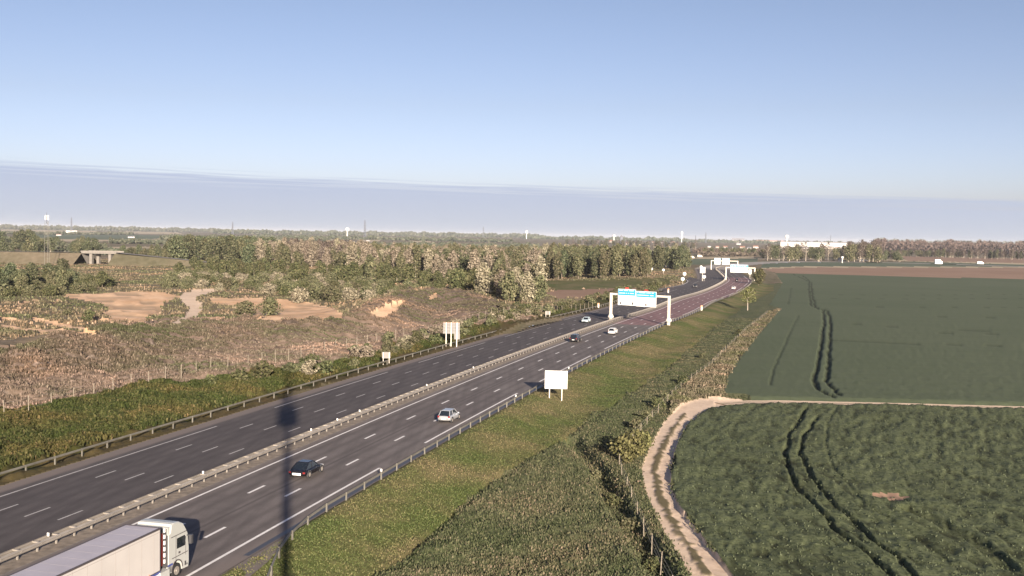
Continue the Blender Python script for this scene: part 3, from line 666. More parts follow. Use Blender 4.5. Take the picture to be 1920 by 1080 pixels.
# ------------------------------------------------------------------ wire fences
def fence(label,pts,h,zf,post_mat,spacing,r=.05):
    P_=[np.array(p) for p in pts]; seg=[np.linalg.norm(P_[i+1]-P_[i]) for i in range(len(P_)-1)]; tot=sum(seg)
    n=int(tot/spacing); pos=[]
    for k in range(n+1):
        s=k*spacing;i=0
        while i<len(seg)-1 and s>seg[i]: s-=seg[i]; i+=1
        pos.append(P_[i]+(P_[i+1]-P_[i])*min(1,s/seg[i]))
    root=empty('wire_fence',(pos[0][0],pos[0][1],zf(pos[0])),label,'fence')
    tops=[]
    for p in pos[:100]:
        z=zf(p); hh=h*random.uniform(.88,1.08); tops.append((p[0],p[1],z,hh))
        lean=random.uniform(-.08,.08)
        MB().tube((p[0],p[1],z-.4),(p[0]+lean,p[1],z+hh),r,r*.85,6).build('post',post_mat,root,True)
    w=MB()
    for a,b in zip(tops[:-1],tops[1:]):
        for q in (.3,.6,.9): w.tube((a[0],a[1],a[2]+h*q),(b[0],b[1],b[2]+h*q),.012,.012,3,cap=False)
    w.build('wire_mesh',M['wire'],root,True)
gzf=lambda p: float(gz_fast(p[0],p[1])[0])
LF=[rp(t,48.6-.0*t) for t in np.arange(-20,70,5)]+[rp(t,46.5-(t-70)*.08) for t in np.arange(70,260,8)]
fence('long wire fence on thin wooden posts between the green bank and the rubble mound',[np.array((float(a),float(b))) for a,b in LF],1.9,lambda p:ground_z(p[0],p[1])+.2,M['wood'],4.,.06)
fence('low wire fence with pale posts between the weed strip and the farm track',[np.array(gp(a,b,-1.5)) for a,b in FENCE_R],1.3,lambda p:-1.55,M['wood'],5.,.045)

# ------------------------------------------------------------------ signs
def post_box(mb,x,h,w=.14,z0=-1.2): mb.box((x,.09,(h+z0)/2),(w,.12,h-z0))
def place(px_,py_,z=0): 
    x,y=gp(px_,py_,z); return float(x),float(y)
# blank white sign beside the near shoulder
x,y=place(1042,752,-.7); d=math.hypot(x,y)
s=empty('road_sign',(x,y,-.7),'large blank white road sign on two posts in the grass beside the near shoulder','sign',-math.atan2(x,y)+.0)
MB().box((0,0,3.05),(3.2,.05,2.55)).build('panel',M['white'],s)
for q in (-.92,.85): MB().box((q,.09,1.9),(.13,.12,4.6)).build('post',M['cream'],s)
fr=MB()
for q in (-1.6,1.6): fr.box((q,.0,3.05),(.04,.07,2.58))
for q in (1.76,4.34): fr.box((0,.0,q),(3.24,.07,.04))
fr.build('frame',M['signback'],s)
# back of the tall sign on the far side
x,y=place(846,648,.2); hd=-math.atan2(x,y)
s=empty('road_sign',(x,y,.2),'back of a tall three post sign with a small lower panel beside the far guardrail','sign',hd)
mb=MB().box((0,.06,3.55),(3.35,.04,2.25)); mb.build('panel',M['signback'],s)
g=MB()
for q in (-.83,-.28,.28,.83): g.box((q,.02,3.55),(.05,.04,2.2))
for q in (3.0,3.6,4.2): g.box((0,0,q),(3.3,.04,.05))
g.build('bracing',M['dark'],s)
MB().box((0,.05,4.72),(3.35,.08,.08)).build('edge',simple('rusty rim',(.3,.14,.08),.7),s)
for q in (-1.05,-.05,1.1): MB().box((q,-.08,2.2),(.17,.14,5.0)).build('post',M['cream'],s)
MB().box((1.15,.06,1.85),(1.15,.04,1.15)).build('lower_panel',M['signback'],s)
# two smaller ones
for (a,b,w,h,lift,lab) in ((724,681,1.42,1.1,.85,'small square sign back on two posts by the far guardrail, nearer the mast shadow'),
                        (1027,597,1.45,1.0,1.0,'small pale sign back on two posts by the far guardrail, left of the lane gantry')):
    x,y=place(a,b,.1); s=empty('road_sign',(x,y,.1),lab,'sign',-math.atan2(x,y))
    MB().box((0,.05,lift+h/2),(w,.04,h)).build('panel',M['signback'],s)
    for q in (-w*.36,w*.36): MB().box((q,-.02,(lift+h)/2-.3),(.09,.08,lift+h+.5)).build('post',M['cream'],s)
# emergency posts
for (a,b,h,lab) in ((1122,577,1.5,'short orange and white emergency post beside the far guardrail, left of the gantry'),(1315.5,582,1.6,'orange and white emergency post on the near verge beyond the gantry'),(1253,549,1.7,'pale emergency post at the far guardrail to the right of the gantry signs')):
    x,y=place(a,b,0); s=empty('emergency_post',(x,y,0),lab,'emergency post',-math.atan2(x,y))
    MB().box((0,0,h*.35),(.5,.4,h*.7)).build('column',M['cream'],s); MB().box((0,0,h*.85),(.6,.45,h*.3)).build('head',M['orange'],s)
def disc_sign(a,b,top,rad,lab):
    x,y=place(a,b,0); d=math.hypot(x,y); h=(b-top)/F*d; r=rad/F*d
    s=empty('round_sign',(x,y,0),lab,'sign',-math.atan2(x,y))
    MB().tube((0,0,h-r),(0,.05,h-r),r,r,20).build('disc',M['white'],s); MB().tube((0,.1,-.3),(0,.1,h),.08,.08,8).build('post',M['cream'],s)
disc_sign(1280,532,520,3.2,'round white sign on the grass beside the slip road, nearest the guardrail')
disc_sign(1283.5,519,510.5,3.,'round white sign on the far edge of the slip road')
disc_sign(1320,527,516,3.,'round white sign tilted at the split of the slip road')
disc_sign(1314.5,506,498,2.2,'small round sign above the square white sign at the split')
disc_sign(1244,514,504,2.2,'small round white sign beside the slip road in front of the dark trees')
disc_sign(1222,512,502,2.,'small round white sign at the tall trees, farthest left of the slip road')
x,y=place(1317,527,0); s=empty('road_sign',(x,y,0),'square white sign on one tall post between the slip road and the carriageway','sign',-math.atan2(x,y))
MB().box((0,0,5.9),(2.7,.06,3.1)).build('panel',M['white'],s); MB().box((0,.1,3.2),(.2,.2,7.)).build('post',M['cream'],s)
x,y=place(1406,521,0); s=empty('road_sign',(x,y,0),'narrow white sign standing under the right leg of the second gantry','sign',-math.atan2(x,y))
MB().box((0,0,3.6),(1.6,.06,2.8)).build('panel',M['white'],s); MB().box((0,.1,2),(.2,.2,4.5)).build('post',M['cream'],s)

# ------------------------------------------------------------------ sign gantries
def gantry(pl,pr,h,panels,label,blueh=.4,bump=True,arrows=True,z=0):
    """pl, pr: feet; panels: (u0,u1,z0,z1,tab) in metres along the beam"""
    pl=np.array(pl,float);pr=np.array(pr,float);d=pr-pl;W_=np.linalg.norm(d);ang=math.atan2(d[1],d[0])
    root=empty('sign_gantry',(pl[0],pl[1],z),label,'gantry',ang)
    for q in (0,W_):
        MB().box((q,0,h/2-.4),(.56,.56,h+.8)).build('post',M['cream'],root)
        if bump:
            c=MB(); c.tube((q,0,.9),(q,0,1.25),.62,.85,12); c.tube((q,0,1.25),(q,0,1.9),.85,.5,12); c.build('crash_collar',M['cream'],root)
    b=MB(); b.box((W_/2,0,h-.28),(W_+.42,.45,.5)); b.build('beam',M['cream'],root)
    for (u0,u1,z0,z1,tab) in panels:
        w=u1-u0;c=(u0+u1)/2
        p=MB().box((c,-.5,(z0+z1)/2),(w,.12,z1-z0)).build('sign_panel',M['white'],root)
        bz=z1-(z1-z0)*blueh
        bl=MB().box((c,-.575,(bz+z1)/2-.03),(w-.16,.02,z1-bz-.16)).build('blue_field',M['blue'],p)
        t=MB()
        rnd=random.Random(int(u0*7+3))
        for r_ in range(2):
            zc=z1-.38-r_*(z1-bz-.3)*.5; x=u0+.35
            while x<u1-.8:
                l=rnd.uniform(.16,.3); t.box((x+l/2,-.592,zc),(l,.012,.2)); x+=l+.07
                if rnd.random()<.22: x+=.25
        t.build('lettering',M['white'],p)
        if arrows:
            k=2 if w>4.5 and u0<5 else 1; a=MB()
            for i in range(k):
                xc=u0+w*(.16 if k==2 and i==0 else .84 if k==2 else .5); zc=z0+.5
                a.add([(xc-.42,-.57,zc+.08),(xc+.42,-.57,zc+.08),(xc,-.57,zc-.4)],[(0,2,1)]); a.box((xc,-.57,zc+.25),(.3,.012,.34))
            a.build('arrow',M['dark'],p)
            tx=MB()
            for r_ in range(2):
                x=u0+w*.25
                while x<u0+w*.75: l=rnd.uniform(.1,.18); tx.box((x,-.568,bz-.5-r_*.5),(l,.01,.14)); x+=l+.1
            tx.build('small_lettering',simple('sign grey',(.35,.35,.36),.6),p)
        if tab: MB().box((c,-.5,z1+.22),(1.0,.1,.42)).build('route_tab',M['red'],p)
    br=MB()
    for (u0,u1,z0,z1,tab) in panels:
        for q in (.25,.75): br.box((u0+(u1-u0)*q,-.33,(z0+z1)/2),(.12,.24,(z1-z0)*.9))
    br.build('bracket',M['galv'],root)
    return root
pl=place(1145,602.5,0); pr=place(1253.5,613,-.4)
def alongpx(pl,pr,pxs): # metres along the beam at image column
    out=[]
    pl=np.array(pl);pr=np.array(pr);W_=np.linalg.norm(pr-pl)
    us=np.linspace(-2,W_+2,400); P_=pl+(pr-pl)*us[:,None]/W_
    xs,_=proj(P_[:,0],P_[:,1],np.full(400,6.))
    for q in pxs: out.append(float(np.interp(q,xs,us)))
    return out
u=alongpx(pl,pr,(1160.5,1193.5,1194.5,1232))
gantry(pl,pr,7.75,[(u[0],u[1],4.65,8.95,True),(u[2],u[3],4.55,8.6,True)],'nearest sign gantry, a cream portal over the near carriageway with two blue and white panels')
pl=place(1361,525,0); pr=(pl[0]+15.2,pl[1]-3.5)
u=alongpx(pl,pr,(1369.5,1402.4))
gantry(pl,pr,7.3,[(u[0],u[1],4.4,8.7,False)],'middle sign gantry on the bend, carrying one wide blue and white panel',.36,False,False)
pl=place(1333.4,505.4,0); pr=(pl[0]+19,pl[1]-3)
u=alongpx(pl,pr,(1339.4,1351,1353.8,1367.7))
gantry(pl,pr,6.9,[(u[0],u[1],4.0,8.6,False),(u[2],u[3],4.0,8.6,False)],'farthest sign gantry across the distant carriageway with two small white panels',.25,False,False)

# ------------------------------------------------------------------ vehicles
PAINT={}
def paint(name,c,metal=.3,rough=.3): 
    PAINT[name]=simple(name,c,rough,metal,.5); return PAINT[name]
def make_wheel(x,y,r,w,parent,rimc):
    t=MB(); t.tube((x,y-w/2,r),(x,y+w/2,r),r,r,20)
    wo_=t.build('wheel',M['black'],parent)
    s=1 if y>0 else -1
    q=MB(); q.tube((x,y+s*(w/2-.01),r),(x,y+s*(w/2+.012),r),r*.66,r*.6,16)
    for k in range(5):
        a=k*2*math.pi/5; q.box((x+math.cos(a)*r*.33,y+s*(w/2+.016),r+math.sin(a)*r*.33),(r*.14,.02,r*.14))
    q.build('rim',rimc,wo_)
def loft(stations,close=True):
    """stations: list of lists of (x,y,z) rings"""
    mb=MB(); k=len(stations[0]); v=[p for s in stations for p in s]; f=[]
    for i in range(len(stations)-1):
        for j in range(k): j2=(j+1)%k; f.append((i*k+j,i*k+j2,(i+1)*k+j2,(i+1)*k+j))
    f+=[tuple(range(k))[::-1],tuple((len(stations)-1)*k+j for j in range(k))]
    return mb.add(v,f)
def car(label,t,off,direction,col,kind='hatch',rim=None,zr=0.,extra=None):
    """kind decides the outline; nose points to local +X"""
    Ln,Wd,Ht={'hatch':(4.2,1.74,1.47),'coupe':(4.2,1.84,1.36),'suv':(4.5,1.85,1.68),'sedan':(4.5,1.78,1.43)}[kind]
    x,y=rp(t,off); a=rh(t); ang=math.pi/2-a+(0 if direction>0 else math.pi)
    root=empty('car',(float(x),float(y),zr),label,'car',ang)
    hw=Wd/2; belt=Ht*.62 if kind!='suv' else Ht*.6
    tail=belt if kind!='coupe' else belt*.97
    st=[]
    prof=[(-Ln/2,.42,tail*.84,.80),(-Ln/2+.06,.3,tail*.93,.9),(-Ln/2+.3,.24,tail*.99,.97),(-Ln*.28,.2,tail,1.),(-.2,.18,belt,1.),(Ln*.2,.2,belt*.98,1.),(Ln*.27,.2,belt*.93,1.),(Ln*.4,.22,belt*.83,.97),(Ln/2-.15,.26,belt*.73,.9),(Ln/2,.36,belt*.6,.76)]
    for (xx,zl,zt,k) in prof:
        w=hw*k; zm=(zl+zt)/2
        half=[(w*.82,zl),(w*.97,zl+.1),(w,zm),(w*.97,zt-.1),(w*.86,zt-.01),(w*.45,zt+.02)]
        ring=[(xx,p,q) for p,q in half]+[(xx,-p,q) for p,q in half[::-1]]
        st.append(ring)
    b=loft(st).build('body',col,root,smooth=True)
    md=b.modifiers.new('s','SUBSURF'); md.levels=1; md.render_levels=1
    # greenhouse
    R0,R1,R2,R3={'hatch':(-.47,-.36,.07,.24),'coupe':(-.42,-.20,.04,.22),'suv':(-.48,-.40,.09,.24),'sedan':(-.38,-.22,.07,.23)}[kind]
    zb=belt-.06; zt=Ht-.05
    def gl(inf,zt_,zb_):
        bw=hw*.86+inf; tw=hw*.66+inf
        return [[(R0*Ln-inf,bw*.92,zb_),(R3*Ln+inf,bw*.96,zb_),(R3*Ln+inf,-bw*.96,zb_),(R0*Ln-inf,-bw*.92,zb_)],
                [(R1*Ln-inf,tw*.95,zt_),(R2*Ln+inf,tw,zt_),(R2*Ln+inf,-tw,zt_),(R1*Ln-inf,-tw*.95,zt_)]]
    g_=gl(0,zt,zb); MB().add(g_[0]+g_[1],[(3,2,1,0),(4,5,6,7),(0,1,5,4),(1,2,6,5),(2,3,7,6),(3,0,4,7)]).build('window',M['glass'],root)
    c=gl(.006,zt,zb); pm=MB()
    def bar(p,q,r): pm.tube(p,q,r,r,6)
    for i in range(4): bar(c[0][i],c[1][i],.045)
    for s in (1,-1):
        fx=.48; p0=[(c[0][0][k]*(1-fx)+c[0][1][k]*fx) for k in range(3)]; p1=[(c[1][0][k]*(1-fx)+c[1][1][k]*fx) for k in range(3)]
        bar((p0[0],s*abs(p0[1]),p0[2]),(p1[0],s*abs(p1[1]),p1[2]),.035)
    pm.build('pillar',col,root)
    rt=c[1]; rf=[(p[0]*1.0,p[1]*1.02,zt-.02) for p in rt]+[((p[0]-(R1+R2)/2*Ln)*.93+(R1+R2)/2*Ln,p[1]*.86,Ht) for p in rt]
    r_=MB().add(rf,[(3,2,1,0),(4,5,6,7),(0,1,5,4),(1,2,6,5),(2,3,7,6),(3,0,4,7)]).build('roof',col,root)
    wr=.33 if kind!='suv' else .37
    for sx in (-.31,.32):
        for sy in (1,-1):
            make_wheel(sx*Ln,sy*(hw-.1),wr,.22,root,rim or M['galv'])
            aw=MB(); aw.tube((sx*Ln,sy*(hw-.12),wr+.02),(sx*Ln,sy*(hw+.004),wr+.02),wr+.07,wr+.06,20); aw.build('wheel_arch',M['dark'],root)
    for sy in (1,-1):
        MB().box((-Ln/2+.06,sy*hw*.76,tail*(.74 if kind=='coupe' else .86)),(.14,.2,.15 if kind=='coupe' else .22)).build('tail_light',simple('tail lamp red',(.22,.025,.025),.15),root)
        MB().box((Ln/2-.12,sy*hw*.62,belt*.66),(.2,.32,.13)).build('headlight',M['white'],root)
        MB().box((R3*Ln-.25,sy*(hw+.06),belt+.03),(.12,.16,.12)).build('mirror',col,root)
    MB().box((-Ln/2-.035,0,tail*.58),(.03,.52,.12)).build('licence_plate',M['white'],root)
    MB().box((Ln/2+.0,0,.42),(.05,.9,.14)).build('grille',M['dark'],root)
    if extra: extra(root,Ln,hw,belt,tail)
    return root
blk=paint('black car paint',(.012,.012,.016),.2,.18); silv=paint('silver car paint',(.5,.51,.52),.5,.3); darkp=paint('dark grey car paint',(.03,.03,.036),.3,.2)
wht=paint('white car paint',(.75,.75,.74),0,.3); ice=paint('pale blue white paint',(.62,.74,.78),.2,.3)
def coupe_x(root,Ln,hw,belt,tail): MB().box((-Ln/2-.05,0,tail*.58),(.03,.85,.2)).build('plate_recess',M['white'],root)
car('black coupe driving away in the middle lane beside the mast shadow',8.2,5.4,1,blk,'coupe',M['galv'],extra=coupe_x)
car('silver hatchback driving away in the right lane with its shadow to the left',40.2,1.95,1,silv,'hatch')
car('dark car driving away in the left lane beside the central barrier',142.,8.9,1,darkp,'suv')
car('small white hatchback driving away in the middle lane short of the gantry',163.5,5.1,1,wht,'hatch')
car('pale bluish white car coming towards the viewer on the far carriageway, left of the gantry',193.,18.6,-1,ice,'sedan')
for (a,b,c_,k,lab) in ((1375.5,542.5,wht,'hatch','tiny white car on the reddish carriageway near the thin roadside tree'),(1381.5,527.5,darkp,'suv','tiny dark car under the middle gantry'),(1304,538.5,darkp,'sedan','tiny dark car coming off the bend on the far carriageway')):
    X,Y=gp(a,b); t_,o_=road_coords(np.array([float(X)]),np.array([float(Y)]))
    car(lab,float(t_[0]),float(o_[0]),1 if o_[0]<12 else -1,c_,k)

def lorry():
    x,y=rp(-21.6,1.72); ang=math.pi/2-rh(-21.1)
    root=empty('articulated_lorry',(float(x),float(y),0),'white articulated lorry with a long plain box trailer, cut off by the lower left corner','lorry',ang)
    # x=0 is the steering axle; nose at +1.45, trailer front wall at -2.15
    cabm=simple('off white cab paint',(.42,.43,.41),.35); box=simple('trailer white side',(.50,.475,.455),.45,noise=.06,nscale=.5)
    roof=simple('trailer roof',(.42,.39,.42),.5,noise=.06,nscale=.6); trim=simple('dark trailer trim',(.07,.06,.065),.5); blue=simple('blue sill stripe',(.05,.07,.25),.5)
    # cab body: side outline extruded with rounded nose
    out=[(-.95,.62),(-.62,.62),(-.55,.95),(-.32,1.2),(0,1.28),(.32,1.2),(.55,.95),(.62,.42),(1.40,.38),(1.47,.8),(1.45,1.75),(1.30,2.75),(1.02,3.2),(.72,3.62),(.3,3.82),(-.35,3.9),(-.62,3.86),(-.62,3.86),(-.72,3.3),(-.95,3.2)]
    st=[]
    for yy,k in ((-1.24,.965),(-1.16,.99),(-.9,1.),(.9,1.),(1.16,.99),(1.24,.965)):
        st.append([( (x_-.3)*(k if x_>.3 else 1)+.3,yy,z_ if z_<3 else 3+(z_-3)*(k if k>.97 else .9)) for x_,z_ in out])
    mb=MB(); k=len(out); v=[p for s in st for p in s]; f=[]
    for i in range(len(st)-1):
        for j in range(k): j2=(j+1)%k; f.append((i*k+j,i*k+j2,(i+1)*k+j2,(i+1)*k+j))
    mb.add(v,f)
    # side walls as fans of quads around the arch opening
    for row in (0,len(st)-1):
        bmx=[row*k+j for j in range(k)]
        mb.f.append(tuple(bmx)); mb.m.append(0)
    cab=mb.build('cab',cabm,root)
    for s in (1,-1):
        seam=MB(); seam.box((.25,s*1.243,2.95),(1.9,.012,.05)); seam.box((-.12,s*1.243,2.1),(.03,.012,1.7)); seam.box((1.05,s*1.243,1.75),(.03,.012,.9))
        seam.box((.35,s*1.243,1.48),(1.9,.012,.05)); seam.box((.3,s*1.244,1.68),(.22,.014,.14)); seam.build('door_seam',trim,cab)
    for s in (1,-1):
        MB().add([(-.02,s*1.246,2.0),(.98,s*1.246,1.98),(1.05,s*1.246,2.55),(.92,s*1.246,2.72),(-.02,s*1.246,2.72)],[(0,1,2,3,4) if s<0 else (4,3,2,1,0)]).build('side_window',M['glass'],cab)
        m_=MB().box((1.3,s*1.48,2.35),(.22,.2,.62)).box((1.2,s*1.36,2.62),(.1,.25,.06)); m_.build('mirror',M['dark'],cab)
    MB().add([(1.475,-1.05,1.85),(1.475,1.05,1.85),(1.33,1.05,2.75),(1.33,-1.05,2.75)],[(0,1,2,3)]).build('windscreen',M['glass'],cab)
    for s in (1,-1):
        MB().box((-.85,s*1.2,.8),(.5,.08,.5)).build('side_skirt',cabm,root); MB().box((-1.6,s*1.15,.72),(1.0,.5,.55)).build('fuel_tank',cabm,root)
        MB().box((1.0,s*1.252,.72),(.16,.014,.3)).build('side_lamp',M['dark'],root); MB().box((1.2,s*1.25,.62),(.1,.014,.12)).build('side_lamp',M['dark'],root)
        ar=MB()
        for k in range(12):
            a0=math.pi*(k+.5)/12; ar.box((math.cos(a0)*.66,s*1.246,.62+math.sin(a0)*.66),(.17,.02,.06)) if False else ar.tube((math.cos(a0-.14)*.64,s*1.25,.6+math.sin(a0-.14)*.64),(math.cos(a0+.14)*.64,s*1.25,.6+math.sin(a0+.14)*.64),.035,.035,5)
        ar.build('wheel_arch',trim,root)
    MB().box((-1.3,0,.62),(6.4,.9,.28)).build('chassis',M['dark'],root)
    bl=MB()
    for s in (1,-1): bl.box((-.78,s*1.245,1.12),(.55,.012,.14)); 
    bl.build('stripe',blue,root)
    hs=MB()
    hs.box((-1.25,-.6,2.1),(.06,.06,2.6)); hs.box((-1.3,-.95,2.3),(.05,.05,2.2)); hs.build('air_line',simple('red hose',(.45,.06,.04),.5),root)
    hp=MB()
    for i in range(6): hp.box((-1.22,-1.1,1.5+i*.42),(.12,.08,.26))
    hp.build('white_marker',M['white'],root)
    MB().box((-1.02,0,1.95),(.08,2.36,2.5)).build('rear_wall',M['dark'],root); MB().box((-1.1,0,3.3),(.28,2.2,.7)).build('roof_gap_plate',M['dark'],root)
    df=MB(); df.box((-.8,0,3.2),(.34,2.3,1.0)); df.build('rear_deflector',cabm,root)
    # trailer
    TF,TL=-1.95,13.6
    tr=bpy.data.objects.new('trailer',None); COL.objects.link(tr); tr.parent=root
    MB().box((TF-TL/2,0,2.52),(TL,2.5,2.86)).build('box_body',box,tr)
    MB().box((TF-TL/2,0,3.965),(TL-.16,2.36,.04)).build('roof_skin',roof,tr)
    t_=MB()
    for s in (1,-1):
        t_.box((TF-TL/2,s*1.235,3.95),(TL+.02,.075,.12)); t_.box((TF-.0,s*1.235,2.5),(.09,.06,2.9))
        t_.box((TF-TL/2,s*1.24,1.12),(TL,.06,.06))
    t_.box((TF+.01,0,3.95),(.1,2.5,.12)); t_.build('edge_trim',trim,tr)
    b_=MB()
    for s in (1,-1): b_.box((TF-TL/2,s*1.25,1.01),(TL,.04,.16))
    b_.build('sill',blue,tr)
    for s in (1,-1):
        ps=MB()
        for k in range(10): ps.box((TF-.7-k*1.32,s*1.2515,2.52),(.025,.006,2.7))
        ps.box((TF-TL/2,s*1.2515,3.72),(TL-.1,.006,.03)); ps.build('panel_seam',simple('seam grey',(.33,.30,.28),.6),tr)
        for k in range(6): MB().box((TF-1.2-k*2.3,s*1.258,1.2),(.12,.02,.06)).build('marker_lamp',M['orange'],tr)
    rb=MB()
    for k in range(11): rb.box((TF-.7-k*1.25,0,3.986),(.05,2.3,.005))
    rb.build('roof_bow',simple('bow grey',(.36,.34,.36),.6),tr)
    sk=MB()
    for s in (1,-1): sk.box((TF-5.4,s*1.2,.72),(5.2,.05,.36))
    sk.build('side_guard',M['cream'],tr)
    # wheels
    for xx,r_ in ((0,.5),(-3.7,.5),(TF-8.9,.5),(TF-10.2,.5),(TF-11.5,.5)):
        for s in (1,-1):
            w=MB(); w.tube((xx,s*.93,r_),(xx,s*1.22,r_),r_,r_,26); wo_=w.build('wheel',M['black'],root)
            q=MB(); q.tube((xx,s*1.21,r_),(xx,s*1.235,r_),.3,.29,18); q.tube((xx,s*1.2,r_),(xx,s*1.27,r_),.12,.1,12); q.build('rim',M['galv'],wo_)
    root.scale=(1,1,.955)
    return root
lorry()

# ------------------------------------------------------------------ the camera's own mast, behind the viewpoint (its shadow crosses the road)
ms=empty('telecom_mast',(.2,-1.6,-1.6),'tall grey telecom mast whose long shadow crosses the carriageways','mast')
MB().tube((0,0,0),(0,0,32),.42,.34,16).tube((0,0,32),(0,0,42),.25,.2,8).build('pole',M['galv'],ms)
MB().tube((0,0,42),(0,0,49),.34,.26,6).build('spike',M['galv'],ms)
for k in range(6):
    a=k*math.pi/3; MB().box((1.05*math.cos(a),1.05*math.sin(a),36.1),(.42,.3,3.0),a).build('antenna_panel',M['grey_glass'],ms)
for k in range(3):
    a=k*2*math.pi/3+.5; MB().box((.8*math.cos(a),.8*math.sin(a),39.8),(.35,.3,1.7),a).build('antenna_panel',M['grey_glass'],ms)
hh=MB(); hh.tube((0,0,34.7),(0,0,34.85),1.3,1.3,12).tube((0,0,38),(0,0,38.1),1.2,1.2,12); hh.build('platform',M['galv'],ms)
lj=MB()
for k in range(14): lj.box((.6,0,6+k*2),(.5,.35,.08))
lj.build('ladder',M['galv'],ms)

# ------------------------------------------------------------------ trees and shrubs
def crown_mesh(name,m,w,h,z0,n,size,rng,lobes=9,flat=0.,shape='round'):
    """many small leaf clumps spread over lobes"""
    C=[];Rr=[]
    for k in range(lobes):
        f=(k+.5)/lobes; zc=z0+(h-z0)*(.12+.78*f)
        if shape=='round': rad=w/2*math.sqrt(max(.05,1-((f-.45)/.62)**2))
        elif shape=='tall': rad=w/2*(math.sin(math.pi*min(1,f*.9+.12))**.6)
        else: rad=w/2*(1-.55*f)
        a=rng.uniform(0,2*math.pi); rr=rad*rng.uniform(.25,.62)
        C.append((rr*math.cos(a),rr*math.sin(a),zc)); Rr.append(rad*rng.uniform(.48,.75)+.15)
    C=np.array(C);Rr=np.array(Rr)
    k=rng.integers(0,lobes,n); d=rng.normal(size=(n,3)); d/=np.linalg.norm(d,axis=1)[:,None]
    r=Rr[k]*(.55+.55*rng.random(n)**.6)
    p=C[k]+d*r[:,None]*np.array((1,1,min(1.5,(h-z0)/w*.8)))
    p[:,2]=np.clip(p[:,2],z0*.6,h*1.02)
    nrm=d*.8+rng.normal(size=(n,3))*.55+np.array((0,0,.25)); nrm/=np.linalg.norm(nrm,axis=1)[:,None]
    t1=np.cross(nrm,rng.normal(size=(n,3))); t1/=np.linalg.norm(t1,axis=1)[:,None]; t2=np.cross(nrm,t1)
    s=size*(.5+rng.random(n)*.8)[:,None]
    V=np.stack([p-t1*s*.6-t2*s*.15,p-t2*s*.5+t1*s*.1,p+t1*s*.6+t2*s*.12,p+t2*s*.5-t1*s*.15],1).reshape(-1,3)
    return mesh_quads(name,V,n,m)
def mesh_quads(name,V,n,m):
    me=bpy.data.meshes.new(name); me.vertices.add(n*4); me.vertices.foreach_set('co',V.ravel())
    me.loops.add(n*4); me.loops.foreach_set('vertex_index',np.arange(n*4,dtype=np.int32))
    me.polygons.add(n); me.polygons.foreach_set('loop_start',np.arange(0,n*4,4,dtype=np.int32))
    me.update(calc_edges=True); me.materials.append(m); return me
def trunk_mesh(h,r,m,rng,limbs=5,spread=2.):
    b=MB(); pts=[(0,0,-.6)]; 
    for k in range(1,5): pts.append((rng.uniform(-.15,.15)*h*.04*k,rng.uniform(-.15,.15)*h*.04*k,h*k/4))
    for i in range(4): b.tube(pts[i],pts[i+1],r*(1-.22*i),r*(1-.22*(i+1)),7,cap=False)
    for k in range(limbs):
        z=h*rng.uniform(.35,.85); a=rng.uniform(0,6.28); l=spread*rng.uniform(.6,1.1)
        b.tube((0,0,z),(math.cos(a)*l,math.sin(a)*l,z+l*.8),r*.35,r*.1,5,cap=False)
    me=bpy.data.meshes.new('trunk'); me.from_pydata(np.concatenate(b.v).tolist(),[],b.f); me.materials.append(m); return me
_rg=np.random.default_rng(3)
PROTO={}
def make_proto(key,m,w,h,z0,n,size,lobes,shape,bark,count,tr=.2,limbs=5):
    L_=[]
    for i in range(count):
        ww=w*_rg.uniform(.85,1.15);hh=h*_rg.uniform(.9,1.1)
        L_.append((crown_mesh('crown',M[m],ww,hh,z0,n,size,_rg,lobes,0,shape),trunk_mesh(hh*.85,tr,M[bark],_rg,limbs,ww*.35)))
    PROTO[key]=L_
make_proto('oak','leaf_dark',9,13,1.2,1700,.72,11,'round','bark',5,.35)
make_proto('olive','leaf_olive',7.5,12,1.,1600,.68,11,'round','bark',5,.28)
make_proto('poplar','leaf_olive',5.6,15.5,.8,1700,.7,14,'tall','bark',4,.25)
make_proto('poplar2','leaf_pale',5.6,14.5,1.2,1500,.62,13,'tall','bark',5,.22,9)
make_proto('poplar3','leaf_dark',5.6,15.5,.8,1500,.75,13,'tall','bark',3,.25)
make_proto('green','leaf_green',7,9,1.2,1300,.7,10,'round','bark',4,.22)
make_proto('bare','leaf_brown',7,15,3.5,700,.6,12,'tall','palebark',4,.3,12)
make_proto('shrub','leaf_olive',2.8,2.2,.1,420,.32,6,'round','bark',4,.07,3)
make_proto('shrubg','leaf_green',3.0,2.2,.1,420,.32,6,'round','bark',4,.07,3)
make_proto('shrubp','leaf_pale',3.2,2.6,.1,420,.32,6,'round','bark',4,.07,3)
make_proto('shruby','leaf_yellow',2.8,2.4,.1,500,.26,6,'round','bark',2,.07,3)
make_proto('bush','leaf_olive',5,3.6,.1,1000,.36,9,'round','bark',4,.1,3)
make_proto('bushp','leaf_pale',4.6,3.4,.1,900,.34,9,'round','bark',4,.1,3)
make_proto('bushg','leaf_green',4.6,3.4,.1,1000,.36,9,'round','bark',3,.1,3)
make_proto('thin','leaf_yellow',6.5,10,3.5,900,.42,9,'round','palebark',1,.22,7)
TN=0
def tree(key,x,y,label,cat='tree',group=None,scale=1.,sz=1.,name=None,z=None):
    global TN
    TN+=1
    cm_,tm_=PROTO[key][TN%len(PROTO[key])]
    if z is None: z=float(gz_fast(x,y)[0])-.1
    nm=name or ('shrub' if key.startswith(('shrub','bush')) else 'tree')
    e=empty(nm,(x,y,z),label,cat,random.uniform(0,6.28),group); e.scale=(scale,scale,scale*sz)
    for n_,me in (('trunk' if nm=='tree' else 'stems',tm_),('crown',cm_)):
        o=bpy.data.objects.new(n_,me); COL.objects.link(o); o.parent=e
    return e
